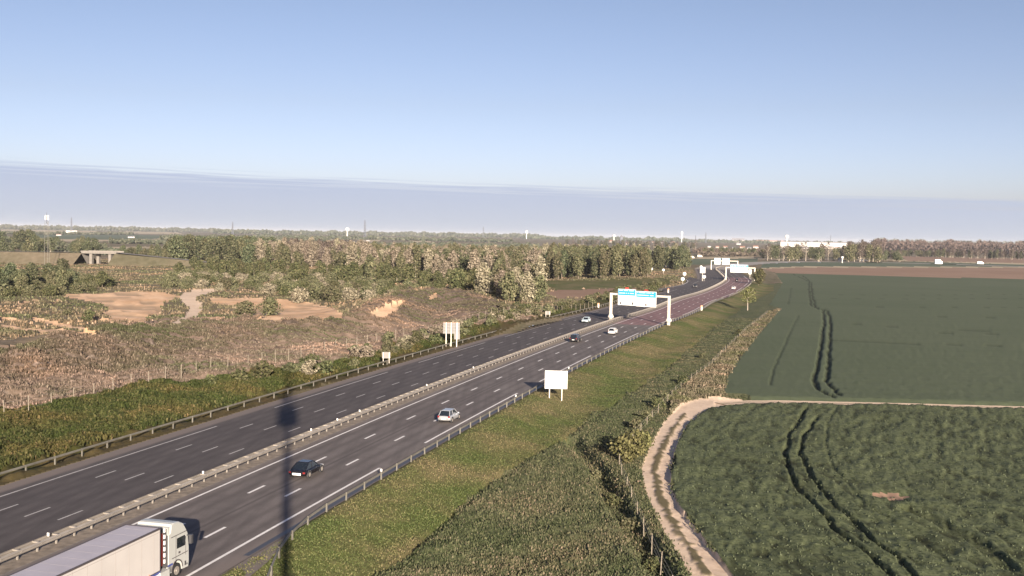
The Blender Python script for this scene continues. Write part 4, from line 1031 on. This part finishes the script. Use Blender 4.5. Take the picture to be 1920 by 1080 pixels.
def scatter(keys,polypx,n,label,group,smin,smax,mind=2.5,z=0,cat='tree',szr=(.9,1.15),name=None):
    wp=[gp(a,b,z) for a,b in polypx]; xs=[p[0] for p in wp];ys=[p[1] for p in wp]; pts=[];tries=0
    while len(pts)<n and tries<n*60:
        tries+=1
        x=random.uniform(min(xs),max(xs));y=random.uniform(min(ys),max(ys))
        if not poly(np.array([x]),np.array([y]),wp)[0]: continue
        if any((x-a)**2+(y-b)**2<mind**2 for a,b in pts): continue
        pts.append((x,y))
    for x,y in pts: tree(random.choice(keys),x,y,label,cat,group,random.uniform(smin,smax),random.uniform(*szr),name)
# wood with rounded dark crowns, left of centre
scatter(['oak','oak','olive'],[(312,499),(470,504),(492,492),(480,481),(320,478)],44,'rounded dark olive tree of the dense wood right of the concrete bridge','trees of the dense dark wood',1.15,1.4,7)
# pale belt of budding poplars and birches
scatter(['poplar2','poplar2','olive','poplar2'],[(478,505),(600,512),(700,525),(640,485),(480,482)],36,'pale budding tree in the mixed belt right of the dark wood','pale trees of the mixed belt',.95,1.2,6)
scatter(['poplar2','olive','poplar','poplar2','oak'],[(690,530),(870,545),(1000,560),(1015,530),(960,500),(680,492)],56,'budding olive grey tree of the thick wood behind the rubble mound','trees of the wood behind the mound',.85,1.1,6)
scatter(['green','green','shrubg'],[(350,515),(470,520),(640,535),(660,525),(480,507),(360,502)],22,'light green bushy tree at the front edge of the mixed belt','light green trees at the wood edge',.55,.85,5)
scatter(['green'],[(855,560),(885,562),(890,550),(865,548)],3,'bright green tree in front of the thick wood above the mound','bright green trees above the mound',.8,1.,4)
scatter(['olive','poplar2','olive'],[(905,580),(1000,592),(1018,560),(1000,548),(900,553)],20,'olive leafy tree at the right end of the thick wood near the carriageway','olive trees at the end of the mound',.75,.95,4.5)
# tall plantation
scatter(['poplar','poplar','poplar3'],[(1022,527),(1100,526),(1106,517),(1030,514)],20,'tall olive tree in the left block of the poplar plantation','left block of the poplar plantation',1.02,1.15,4.5)
scatter(['poplar','poplar3','poplar'],[(1108,528),(1215,523),(1214,513),(1112,514)],26,'tall tree in the right block of the poplar plantation beside the slip road','right block of the poplar plantation',1.02,1.15,4.5)
scatter(['olive','oak','poplar3'],[(1222,511),(1290,507),(1292,500),(1225,503)],14,'dark green tree in the clump beyond the slip road, left of the small signs','dark clump beyond the slip road',1.1,1.3,6)
# left scrub by the sand pit
scatter(['oak','olive','green','green'],[(-40,558),(60,560),(120,552),(190,548),(200,536),(120,528),(-30,530)],30,'dense green scrub tree above the sand pit at the left edge','scrub trees left of the sand pit',.5,.72,4.5)
scatter(['oak'],[(-20,470),(60,468),(70,462),(-20,462)],8,'tall dark tree at the far left edge behind the bridge road','tall trees at the far left',1.3,1.6,10)
scatter(['olive','oak'],[(215,488),(330,498),(330,484),(240,478)],18,'low dark tree between the bridge and the dense wood','low trees beside the bridge',.5,.75,7)
# bushes scattered round the quarry
scatter(['bushp','bush','bushg','bush'],[(330,545),(480,556),(700,572),(840,566),(860,556),(640,538),(400,520)],60,'grey green bush scattered over the rough ground behind the sand','bushes over the quarry ground',.55,1.15,4,cat='shrub',name='shrub')
for a,b,k,s_,lab in ((462,588,'bush',1.20,'tall dark bush on the sand right of the dirt road'),(500,590,'bush',1.38,'round dark bush at the edge of the orange sand'),(165,606,'shrubg',1.2,'small bright green bush below the sand pit'),(125,596,'shrub',.8,'low grey bush left of the sand pit'),(590,560,'bush',1.32,'upright bush behind the orange sand'),(420,560,'shrub',1.,'small bush above the bend of the dirt road'),(560,568,'bushp',1.44,'pale tall bush in the middle of the sand'),(620,566,'bush',1.44,'dark bush at the right end of the sand')):
    x,y=place(a,b,0); tree(k,x,y,lab,'shrub',None,s_)
# hedge of bushes on the bank beyond the far guardrail
lab='leafy bush on the bank behind the far guardrail'
def bank_bush(t,o,k,s,l,g): x,y=rp(t,o); tree(k,float(x),float(y),l,'shrub',g,s,random.uniform(.75,1.),'shrub')
for i in range(62):
    t=random.uniform(66,190); bank_bush(t,random.uniform(33,40),random.choice(['shrub','shrubg','shrubp','shrub']),random.uniform(.7,1.1),'olive bush on the bank between the small sign and the lane gantry','bushes along the far bank')
for i in range(60):
    t=random.uniform(170,345); bank_bush(t,random.uniform(32.5,42),random.choice(['shrub','shrubg','shrub']),random.uniform(.8,1.25),'dark bush in the hedge behind the far guardrail left of the gantry','hedge bushes left of the gantry')
for i in range(16):
    t=random.uniform(345,430); bank_bush(t,random.uniform(33,46),random.choice(['shrub','shrubg']),random.uniform(.9,1.5),'bush on the island between the slip road and the meadow','bushes beside the slip road')
bank_bush(60.5,38.5,'shrubg',1.35,'big green bush where the tip of the mast shadow ends',None); bank_bush(57,40,'shrubg',1.0,'green bush left of the one at the tip of the mast shadow',None)
bank_bush(52,42,'shrubg',.8,'low green bush on the bank left of the mast shadow',None)
# right side trees and bushes
x,y=place(1402,576,-.3); tree('thin',x,y,'thin yellow green tree on a pale trunk beside the far bend','tree',None,.83)
x,y=place(1422,534,-.3); tree('green',x,y,'dense dark tree to the right of the middle gantry','tree',None,.85,1.1); x,y=place(1428,528,-.3); tree('olive',x,y,'second dark tree right of the middle gantry, half hidden','tree',None,.65)
for k,(a,b,s_) in enumerate(((1172,868,1.1),(1182,858,1.15),(1165,850,.8),(1198,845,.9))):
    x,y=place(a,b,-1.5); tree('shruby',x,y,['yellow green bush at the corner of the low fence near the farm track bend','taller yellow green bush beside the farm track bend','small yellow bush at the top of the ditch','yellow green bush closest to the bend of the farm track'][k],'shrub',None,s_)
for k,(a,b,s_) in enumerate(((1195,805,.7),(1235,765,.7),(1248,752,.6),(1280,722,.8),(1318,672,.6),(1385,628,.7),(1212,790,.6),(1265,745,.4),(1120,880,.5),(1150,930,.5),(1178,975,.55),(1225,1045,.5))):
    x,y=place(a,b,-1.5); tree('shrubg' if k%2 else 'shrub',x,y,'scrubby bush growing along the low fence beside the field','shrub','bushes along the low field fence',s_)
def wood_mass(name,label,keys,polypx,n,smin,smax,keep=.6,z=0,line=None):
    """a stand too thick to count: crowns merged into one mesh, trunks included"""
    rng=np.random.default_rng(n); V=[];Fm=[];mats=[];TV=[];TF=[];tn=0
    if polypx:
        wp=[gp(a,b,z) for a,b in polypx]; xs=[p[0] for p in wp];ys=[p[1] for p in wp]
        X=rng.uniform(min(xs),max(xs),n*30);Y=rng.uniform(min(ys),max(ys),n*30); ok=poly(X,Y,wp); X=X[ok][:n];Y=Y[ok][:n]
    else:
        x0,y0,x1,y1=line; f=(np.arange(n)+.5)/n; X,Y=gp(x0+(x1-x0)*f,y0+(y1-y0)*f); X=X+rng.normal(0,2,n);Y=Y+rng.normal(0,8,n)
    Z=gz_fast(X,Y)-.1
    for x,y,zz_ in zip(X,Y,Z):
        k=keys[rng.integers(len(keys))]; cm_,tm_=PROTO[k][rng.integers(len(PROTO[k]))]
        a=rng.uniform(0,6.28);s_=rng.uniform(smin,smax); ca_,sa_=math.cos(a),math.sin(a)
        def tf(me):
            co=np.empty(len(me.vertices)*3); me.vertices.foreach_get('co',co); co=co.reshape(-1,3)
            return np.stack([(co[:,0]*ca_-co[:,1]*sa_)*s_+x,(co[:,0]*sa_+co[:,1]*ca_)*s_+y,co[:,2]*s_+zz_],1)
        c=tf(cm_).reshape(-1,4,3); c=c[rng.random(len(c))<keep]; V.append(c.reshape(-1,3))
        mi=cm_.materials[0]
        if mi not in mats: mats.append(mi)
        Fm+= [mats.index(mi)]*len(c)
        t_=tf(tm_); TV.append(t_); TF+=[tuple(int(i)+tn for i in p.vertices) for p in tm_.polygons]; tn+=len(t_)
    V=np.concatenate(V); n4=len(V)//4; me=bpy.data.meshes.new(name)
    allv=np.concatenate([V]+TV); nv=len(V)
    li=np.concatenate([np.arange(nv,dtype=np.int32),np.array([i+nv for f in TF for i in f],dtype=np.int32)])
    me.vertices.add(len(allv)); me.vertices.foreach_set('co',allv.ravel()); me.loops.add(len(li)); me.loops.foreach_set('vertex_index',li)
    ls=np.cumsum([0]+[4]*n4+[len(f) for f in TF])[:-1].astype(np.int32)
    me.polygons.add(len(ls)); me.polygons.foreach_set('loop_start',ls); 
    for q in mats: me.materials.append(q)
    me.materials.append(M['palebark']); me.polygons.foreach_set('material_index',np.array(Fm+[len(mats)]*len(TF),dtype=np.int32)); me.update(calc_edges=True)
    o=bpy.data.objects.new(name,me); COL.objects.link(o); tag(o,label,'woodland',None,'stuff')
wood_mass('woodland','rest of the dense dark wood right of the concrete bridge',['oak','oak','olive'],[(318,492),(480,494),(520,482),(500,474),(330,472)],140,1.2,1.4,.6)
wood_mass('woodland','thick middle of the pale budding belt',['poplar2','poplar2','olive','poplar2','bare'],[(470,497),(700,512),(690,482),(480,476)],230,1.,1.2,.6)
wood_mass('woodland','thick middle of the wood behind the rubble mound',['poplar2','olive','poplar','oak','poplar2'],[(690,524),(1010,540),(1015,498),(680,486)],300,.9,1.1,.55)
wood_mass('woodland','thick core of the left plantation block',['poplar','poplar3'],[(1030,518),(1100,516),(1104,506),(1034,504)],80,1.0,1.15,.5)
wood_mass('woodland','thick core of the right plantation block',['poplar','poplar3'],[(1110,518),(1214,514),(1212,504),(1114,504)],90,1.0,1.15,.5)
wood_mass('woodland','back rank of brownish trees behind the plantation',['poplar2','olive','bare'],[(1000,503),(1290,497),(1290,484),(990,486)],90,1.0,1.25,.5)
wood_mass('woodland','belt of dark trees below the white warehouse',['olive','oak','green','bare'],[(1425,489),(1580,491),(1585,486),(1430,484)],50,1.1,1.5,.4)
wood_mass('woodland','clump of tall grey brown poplars right of the warehouse',['bare','bare','olive'],[(1585,491),(1650,492),(1652,486),(1590,484)],40,1.4,1.75,.6)
wood_mass('woodland','low dark trees at the end of the belt by the ploughed field',['oak','bare'],[(1645,491),(1690,491.5),(1684,488),(1650,487)],14,.8,1.,.5)
wood_mass('hedgerow','hedgerow of small dark trees beyond the far ploughed field',['oak','olive'],None,46,.75,.95,.5,line=(1655,480,1800,482.5))
wood_mass('tree_row','row of bare roadside poplars at the right edge',['bare','poplar3','bare'],None,64,.85,1.1,.5,line=(1750,482.5,1930,487.5))
wood_mass('hedgerow','line of small dark trees behind the farthest gantry',['oak','olive'],None,18,.7,1.,.5,line=(1318,478,1420,480))
wood_mass('woodland','brown trees on the village edge behind the plantation',['bare','olive','oak'],None,50,1.0,1.5,.5,line=(1060,459,1310,467))
wood_mass('woodland','dark bushy trees behind the bridge road at the far left',['oak','olive'],[(-30,484),(70,482),(190,480),(190,468),(60,464),(-30,462)],60,.7,1.2,.6)
wood_mass('thicket','grey green thicket covering the quarry ground behind the sand',['bushp','bush','bush','bushg'],[(300,540),(480,556),(700,572),(840,566),(860,552),(640,530),(330,512)],150,.55,1.25,.9)
wood_mass('thicket','dark scrub covering the ground left of the sand pit',['bush','bushg','bush'],[(-40,562),(110,558),(190,550),(215,538),(180,528),(-40,520)],120,.5,1.1,.9)
wood_mass('thicket','grey green thicket at the foot of the woods left of centre',['bush','bush','green'],[(330,520),(640,540),(860,552),(860,540),(640,524),(330,506)],70,.5,1.,.8)
# far woods, each band one mass
def belt(name,label,m,x0,y0,x1,y1,hpx,n,depth=.06,jit=.45,hole=0.):
    """clumps between two image points; y = where the foot stands, hpx = height in the photograph"""
    rng=np.random.default_rng(int(x0+y0*3)); u=rng.random(n); fx=x0+(x1-x0)*u; fy=y0+(y1-y0)*u
    X,Y=gp(fx,fy); k=1+depth*rng.random(n); X=X*k;Y=Y*k; D=np.hypot(X,Y)
    prof=1-jit*(.5+vn(fx/9.,fy*0,3)*.8+vn(fx/2.5,fy*0+5,4)*.5); H=hpx/F*D*np.clip(prof,.25,1.2)
    z=H*rng.random(n)**.7
    ctr=np.stack([X,Y,ground_zs(X,Y)*0+z],1)
    s=(np.maximum(1.3,D/900.))[:,None]*(.6+.8*rng.random(n))[:,None]
    nr=rng.normal(size=(n,3))+np.array((0,-.9,.5)); nr/=np.linalg.norm(nr,axis=1)[:,None]; t1=np.cross(nr,rng.normal(size=(n,3))); t1/=np.linalg.norm(t1,axis=1)[:,None]; t2=np.cross(nr,t1)
    V=np.stack([ctr-t1*s,ctr-t2*s*.8,ctr+t1*s,ctr+t2*s*.8],1).reshape(-1,3)
    o=bpy.data.objects.new(name,mesh_quads(name,V,n,M[m])); COL.objects.link(o); tag(o,label,'woodland',None,'stuff')
belt('woodland','dark wooded ridge on the horizon at the far left','leaf_far',-40,430.5,420,437.5,8,9000,.3)
belt('woodland','dark wooded skyline in the middle of the horizon','leaf_far',400,439.5,1010,448.5,9,12000,.3)
belt('woodland','line of woods in front of the middle skyline','leaf_far',480,446,960,455,7,7000,.1,.7)
belt('woodland','distant woods behind the village skyline','leaf_far',980,450,1300,455,8,6000,.25,.7)
belt('woodland','distant woods left of the town houses','leaf_far',1230,455,1600,461,7,6000,.2,.6)
belt('woodland','dark hedge line in the far left fields','leaf_far',-30,439.5,250,441,5,2500,.05,.6)
belt('woodland','copse line across the far left fields','leaf_far',100,472,200,474,15,3500,.15,.5)
belt('woodland','row of bushes beyond the left fields','leaf_far',205,457,310,458,8,2500,.1,.7)
belt('woodland','long dark hedge left of the dense wood','leaf_far',190,478,320,481,9,3500,.1,.5)
belt('woodland','thicket behind the mast at the left','leaf_far',-30,466,110,468,17,5000,.15,.5)
belt('woodland','woods rising behind the dense dark wood','leaf_far',300,452,620,456,10,7000,.2,.5)
belt('woodland','olive woods between the mixed belt and the pale fields','leaf_far',700,466,1010,470,10,8000,.2,.6)
belt('woodland','deep mass of budding wood behind the mixed belt','leaf_olive',600,474,1010,482,13,12000,.25,.5)
belt('woodland','brown bare wood along the right horizon','leaf_farbrown',1640,473,1935,478,20,16000,.35,.35)
belt('woodland','dark skyline of the right horizon','leaf_far',1640,458,1935,463,10,6000,.3,.5)
belt('woodland','brown hedge below the town','leaf_farbrown',1300,474,1440,476,8,3000,.1,.6)
belt('woodland','scrubby strip above the meadow beyond the slip road','leaf_farbrown',1310,480,1420,481,8,1500,.05,.6)

# ------------------------------------------------------------------ undergrowth, one mass per kind
def tufts(name,label,cat,m,zone_names,n,h,w,dmin,dmax,cond=None,blades=3,lean=.4,per=None):
    """clumps of blades rooted on the ground zones"""
    rng=np.random.default_rng(n+len(name))
    cand=np.where(np.isin(zz,[ZI[k] for k in zone_names])&(Dv>dmin)&(Dv<dmax)&(np.abs(A_.ravel())<R(28.5))&~inroad&((go<-2.3)|(go>29.8)|(gt>900)))[0]
    if cond is not None: cand=cand[cond[cand]]
    # equal odds per area of ground times a bias to the near part
    wgt=(Dv[cand]**2); pr=wgt**.8; pr/=pr.sum()
    ii=rng.choice(cand,n,p=pr)
    bx_=GX[ii]+rng.normal(0,.15,n); by_=GY[ii]+rng.normal(0,.15,n); bz_=GZ2[ii]-.03
    Vs=[]
    for k in range(blades):
        a=rng.random(n)*6.283; hh=h*(.5+rng.random(n)*.9); ww=w*(.6+.8*rng.random(n)); ll=lean*(rng.random(n)-.3)*hh
        b2=rng.random(n)*6.283; ox=w*1.5*(rng.random(n)-.5);oy=w*1.5*(rng.random(n)-.5)
        c0=np.stack([bx_+ox-np.cos(a)*ww/2,by_+oy-np.sin(a)*ww/2,bz_],1);c1=np.stack([bx_+ox+np.cos(a)*ww/2,by_+oy+np.sin(a)*ww/2,bz_],1)
        c2=np.stack([bx_+ox+np.cos(b2)*ll+np.cos(a)*ww*.3,by_+oy+np.sin(b2)*ll+np.sin(a)*ww*.3,bz_+hh],1);c3=np.stack([bx_+ox+np.cos(b2)*ll-np.cos(a)*ww*.3,by_+oy+np.sin(b2)*ll-np.sin(a)*ww*.3,bz_+hh*.9],1)
        Vs.append(np.stack([c0,c1,c2,c3],1).reshape(-1,3))
    V=np.concatenate(Vs); o=bpy.data.objects.new(name,mesh_quads(name,V,n*blades,M[m])); COL.objects.link(o); tag(o,label,cat,None,'stuff')
tufts('grass','short grass tufts covering the verge beside the near guardrail','grass','grassblade',['verge'],60000,.1,.08,60,330,None,2)
tufts('weeds','rough grey green weeds in the strip between verge and low fence','grass','weedblade',['weeds'],60000,.16,.11,60,330,None,2)
tufts('crop','upright green blades of the near wheat crop','crop','cropblade',['wheat'],9000,.12,.09,60,200,None,2)
tufts('dry_weeds','brownish dry weeds on the field margin','dry grass','marginblade',['margin'],16000,.3,.2,60,400,None,2)
tufts('undergrowth','leafy green undergrowth covering the bank beyond the far guardrail','undergrowth','bankblade',['bank'],80000,.38,.24,80,330,go>33.0,2,.9)
up_=(GZ>2.0)
tufts('dry_grass','bleached dry weeds over the lower slope of the rubble mound','dry grass','dryblade',['mound'],60000,.27,.15,100,420,~up_,2,.9)
tufts('dry_grass','darker brown dead weeds over the crest of the rubble mound','dry grass','heathblade',['mound'],75000,.34,.17,100,420,up_,2,.9)
tufts('scrub','low mixed scrub over the quarry ground','undergrowth','scrubblade',['ground'],80000,.5,.38,200,800,go>30,2,.6)

# ------------------------------------------------------------------ bridge, masts and buildings far away
x,y=place(192,498,0)
br=empty('bridge',(x,y,0),'pale concrete road bridge with two piers at the left, beyond the scrub','bridge',-.12)
Dk=22.
MB().box((0,0,7.6),(Dk,9,.7)).build('deck',M['concrete'],br)
pp=MB(); 
for q in (-4.6,4.6): pp.box((0,q,8.45),(Dk+.6,.15,.9))
pp.build('parapet',M['concrete'],br)
for a_ in (-5.5,6.5):
    MB().box((a_,-2.6,3.6),(1.6,2.2,7.3)).build('pier',M['concrete'],br); MB().box((a_+1.7,2.6,3.6),(1.6,2.2,7.3)).build('pier',M['concrete'],br)
for s,lab in ((-1,1),(1,2)):
    MB().add([(s*11,-4.5,7.2),(s*11,4.5,7.2),(s*7.5,4.5,1.5),(s*7.5,-4.5,1.5),(s*7.8,4.5,0),(s*7.8,-4.5,0)],[(0,1,2,3),(3,2,4,5)]).build('abutment_slope',M['concrete'],br)
def embank(name,pts,wt,wb,m):
    mb=MB(); v=[]
    for (x,y,z,a) in pts:
        for l,u in ((-wb-z*1.6,-.5),(-wt,z),(wt,z),(wb+z*1.6,-.5)): v.append((x-math.cos(a)*l,y+math.sin(a)*l,u))
    f=[(i*4+j,i*4+j+1,(i+1)*4+j+1,(i+1)*4+j) for i in range(len(pts)-1) for j in range(3)]
    mb.add(v,f); o=mb.build(name,m); tag(o,kind='structure')
ca,sa=math.cos(-.12),math.sin(-.12)
def BL(u,z): return (x+u*ca,y+u*sa,z,math.pi/2+.12)
embank('road_embankment',[BL(-10.5,7.3),BL(-60,7.3),BL(-130,7.),BL(-230,6.5)],5,5,M['brown']); embank('road_embankment',[BL(10.5,7.3),BL(40,5.5),BL(60,4),BL(80,2)],5,5,M['brown'])
def emb_top(p): return (p[0],p[1],p[2]+.06,p[3])
tag(MB().sweep([emb_top(BL(-11,7.92)),emb_top(BL(-60,7.4)),emb_top(BL(-130,7.1)),emb_top(BL(-230,6.6))],[(4,0),(-4,0)],closed=False).build('country_road',M['concrete']),kind='structure')
tag(MB().sweep([emb_top(BL(11,7.92)),emb_top(BL(40,5.6)),emb_top(BL(60,4.1)),emb_top(BL(80,2.1))],[(4,0),(-4,0)],closed=False).build('country_road',M['concrete']),kind='structure')
# tall lattice mast on the left
x,y=place(88,500,0); m_=empty('antenna_mast',(x,y,0),'tall three legged lattice mast with white antennas at its top, left of the bridge','mast')
legs=[(1.5*math.cos(a),1.5*math.sin(a)) for a in (math.pi,-.9,.9)]
for (a_,b_) in legs: MB().tube((a_,b_,0),(a_*.72,b_*.72,26),.1,.08,8).build('leg',M['galvd'],m_)
lb=MB()
for k in range(13):
    for i in range(3):
        a_,b_=legs[i],legs[(i+1)%3]; f0=1-.28*(k*2)/26; f1=1-.28*(k*2+2)/26
        lb.tube((a_[0]*f0,a_[1]*f0,k*2),(b_[0]*f1,b_[1]*f1,k*2+2),.03,.03,4,cap=False)
lb.build('bracing',M['signback'],m_)
MB().tube((0,0,24.5),(0,0,31),.16,.08,8).build('spike',M['dark'],m_)
for k in range(3):
    a_=k*2.1+4.4; MB().box((.85*math.cos(a_),.85*math.sin(a_),28.),(.6,.6,2.6),a_).build('antenna_panel',M['white'],m_)
def pylon(a,b,top,lab,wpx=3,cat='pylon',name='pylon',m='darkblue'):
    d=dist_px(a,b); x,y=place(a,b); h=(b-top)/F*d; w=wpx/F*d
    e=empty(name,(x,y,0),lab,cat)
    t=MB()
    for sx in (-1,1):
        for sy in (-1,1): t.tube((sx*w/2,sy*w/2,0),(sx*w*.12,sy*w*.12,h),w*.09,w*.06,4)
    for k in range(8):
        f0=1-.76*k/8;f1=1-.76*(k+1)/8
        for sy in (-1,1): t.tube((-w/2*f0,sy*w/2*f0,h*k/8),(w/2*f1,sy*w/2*f1,h*(k+1)/8),w*.05,w*.05,4); t.tube((w/2*f0,sy*w/2*f0,h*k/8),(-w/2*f1,sy*w/2*f1,h*(k+1)/8),w*.05,w*.05,4)
    t.build('lattice',M[m],e)
    c=MB()
    for q in (.72,.85): c.box((0,0,h*q),(w*1.5*(1.6-q),w*.12,w*.12))
    c.build('cross_arm',M[m],e)
pylon(684,447,413,'tallest dark pylon on the middle horizon, right of the white water tower',4)
pylon(906,449,425,'dark pylon on the horizon above the thick wood',3)
pylon(436,441,417,'dark pylon on the horizon above the dense dark wood',3)
pylon(134,437,410,'slim dark tower beside a white building on the far left skyline',3)
pylon(1323,457,436,'faint pylon on the horizon above the farthest gantry',2.4)
pylon(1304,456,441,'small faint pylon left of the one above the farthest gantry',2)
pylon(1557,460,441,'faint mast behind the white warehouse',1.2,'mast','radio_mast')
def water_tower(a,b,top,wpx,lab):
    d=dist_px(a,b); x,y=place(a,b); h=(b-top)/F*d; w=wpx/F*d; e=empty('water_tower',(x,y,0),lab,'water tower')
    MB().tube((0,0,0),(0,0,h*.68),w*.16,w*.13,12).build('shaft',M['white'],e)
    MB().tube((0,0,h*.6),(0,0,h*.76),w*.14,w*.5,16).tube((0,0,h*.76),(0,0,h*.94),w*.5,w*.5,16).tube((0,0,h*.94),(0,0,h),w*.5,w*.2,16).build('tank',M['white'],e)
water_tower(651,447,427,7,'white water tower on the middle horizon left of the tallest pylon')
water_tower(987,450,432,5,'small white water tower on the horizon right of centre')
water_tower(1278,456,434,4,'slender white tower on the town skyline')
water_tower(1475,460,441,7,'white water tower at the left end of the long warehouse')
water_tower(1151,453,440,6,'pale water tower left of the dark village tower')
wallm=simple('white wall',(.5,.48,.46),.7); wallc=simple('cream wall',(.4,.36,.31),.8); roofr=simple('tile roof',(.30,.16,.12),.9,noise=.2,nscale=.2); roofg=simple('grey roof',(.2,.2,.22),.8)
def building(a,b,wpx,hpx,lab,wall=None,roof=None,depth=12.,gable=True,name='house',cat='house',group=None,win=True):
    wall=wall or wallm; roof=roof or roofr
    d=dist_px(a,b); x,y=place(a,b); w=wpx/F*d; h=hpx/F*d; e=empty(name,(x,y,0),lab,cat,-math.atan2(x,y),group)
    wh=h*(.6 if gable else .86)
    MB().box((0,depth/2,wh/2),(w,depth,wh)).build('wall',wall,e)
    if gable: MB().add([(-w/2-.3,-.4,wh),(w/2+.3,-.4,wh),(w/2+.3,depth+.4,wh),(-w/2-.3,depth+.4,wh),(-w/2-.3,depth/2,h),(w/2+.3,depth/2,h)],[(0,1,5,4),(2,3,4,5),(0,4,3),(1,2,5),(3,2,1,0)]).build('roof',roof,e)
    else: MB().box((0,depth/2,(wh+h)/2),(w+.6,depth+.6,h-wh)).build('roof',roof,e)
    if win:
        wm=MB(); n=max(2,min(12,int(w/5)))
        for i in range(n): wm.box((-w/2+w*(i+.5)/n,-.03,wh*.5),(min(1.6,w/n*.4),.05,wh*.3))
        wm.build('window',M['glass'],e)
building(1530,464,124,10,'very long white warehouse with a dark roof on the right horizon',simple('bright cladding',(.6,.585,.57),.5),roofg,60,False,'warehouse','warehouse',win=False)
building(1444,458,50,7,'long pale industrial hall left of the white warehouse',wallc,roofr,40,False,'warehouse','warehouse',win=False)
building(1384,457,22,10,'large cream building with a spire on the town skyline',wallc,roofg,20,True,'town_hall','building')
building(134,437,18,5,'low white building under the slim tower on the far left skyline',wallm,roofg,30,False,'factory','building',win=False)
building(246,446,11,3.2,'long white farm shed in the far left fields',wallm,roofg,20,True,'farm_shed','shed'); building(110,442,8,3,'small white house in the far left hedge line')
building(106,465,9,3.5,'small pale shed in the trees behind the lattice mast',wallc,roofg,10)
lbs='whitewashed house of the town below the warehouses'
hx=[(1360,466,8,5),(1376,468,7,5),(1392,467,9,5.5),(1405,468,7,5),(1417,466,9,5.5),(1441,466,8,6),(1462,466,12,4),(1473,466,6,4),(1503,463,4,3),(1512,467,18,3.5),(1543,466,10,4.5),(1558,467,10,5),(1570,467,8,3.5),(1385,460,8,5),(1345,465,6,4),(1330,464,6,3.5)]
for i,(a,b,w,h) in enumerate(hx): building(a,b,w,h,lbs,[wallm,wallc][i%3==2],[roofr,roofg][i%2],10,True,'house','house','houses of the town below the warehouses')
hx=[(1146,456,6,6),(1152,460,7,4),(1176,459,5,4),(1198,462,9,5),(1206,458,6,4),(1168,455,5,3),(1225,456,5,3),(1240,457,7,3),(1262,456,6,3),(1100,453,5,3),(1120,452,6,3),(1210,451,8,3),(1247,450,8,2.5),(1190,453,5,3)]
for i,(a,b,w,h) in enumerate(hx): building(a,b,w,h,'small village house behind the poplar plantation',[wallc,wallm][i%2],[roofr,roofg][i%3==1],9,True,'house','house','village houses behind the plantation')
for (a,b,w,h,lab) in ((755,468,9,2.6,'white farm building in the gap of the middle woods'),(890,473,10,2.6,'long pale barn above the thick wood'),(690,452,6,2,'tiny pale barn on the far yellow field')): building(a,b,w,h,lab,wallm,roofg,12,True,'barn','barn')
x,y=place(1165,459); d=math.hypot(x,y); e=empty('church_tower',(x,y,0),'dark square church tower rising above the village','church tower'); hT=18/F*d; MB().box((0,0,hT*.42),(hT*.26,hT*.26,hT*.84)).build('tower',M['darkblue'],e); MB().tube((0,0,hT*.84),(0,0,hT),hT*.2,.1,4).build('spire',roofg,e)
# vans and trucks on the far roads
def van(a,b,lab,Ln=6.,Ht=2.7,col=None,group=None):
    x,y=place(a,b,0); e=empty('van',(x,y,0.1),lab,'van',random.uniform(-.2,.2),group)
    st=[[(xx,yy,z_) for yy,z_ in ((-.98,.35),(-1.,Ht*.6),(-.88,zt),(.88,zt),(1.,Ht*.6),(.98,.35))] for xx,zt in ((-Ln/2,Ht*.97),(-Ln/2+.3,Ht),(Ln*.22,Ht),(Ln*.36,Ht*.66),(Ln/2-.1,Ht*.62),(Ln/2,Ht*.61))]
    loft(st).build('body',col or M['white'],e)
    MB().box((Ln*.3,0,Ht*.74),(.5,1.7,.5)).build('windscreen',M['glass'],e)
    for sx in (-.3,.32):
        for s in (1,-1): make_wheel(sx*Ln,s*.9,.36,.24,e,M['galv'])
van(1759.5,495.5,'large white van on the distant road in front of the ploughed field',8,5.); van(1619,490.5,'white van on the distant road right of the pale hut',9,2.8)
van(1297,484.5,'cream van at the left end of the pale lane beyond the farthest gantry',6,2.6,M['cream']); van(1312,482.5,'second cream van on the pale lane beyond the farthest gantry',6,2.8,M['cream'])
van(1838,495.5,'small white van farthest right on the distant road',7,3.)
for a,w,lab in ((1574,5,'pale hut left of the small silo by the distant road'),(1590,4,'pale hut right of the small silo by the distant road')): building(a,490,w,5,lab,wallm,roofg,5,True,'hut','hut',win=False)
water_tower(1579,493,481,4,'small pale silo standing between two huts by the distant road')

# ------------------------------------------------------------------ haze
hz=MB().box((0,6000,28),(36000,36000,62)).build('haze',simple('tmp',(1,1,1)))
hm=bpy.data.materials.new('thin haze'); hm.use_nodes=True; nt=hm.node_tree; nt.nodes.clear(); out=N(nt,'ShaderNodeOutputMaterial'); pv=N(nt,'ShaderNodeVolumePrincipled')
pv.inputs['Color'].default_value=(.88,.92,1,1); pv.inputs['Density'].default_value=4.5e-5; pv.inputs['Anisotropy'].default_value=0.
L(nt,pv.outputs[0],out.inputs['Volume']); hz.data.materials.clear(); hz.data.materials.append(hm); tag(hz,'thin bluish haze over the whole plain','haze',None,'stuff')
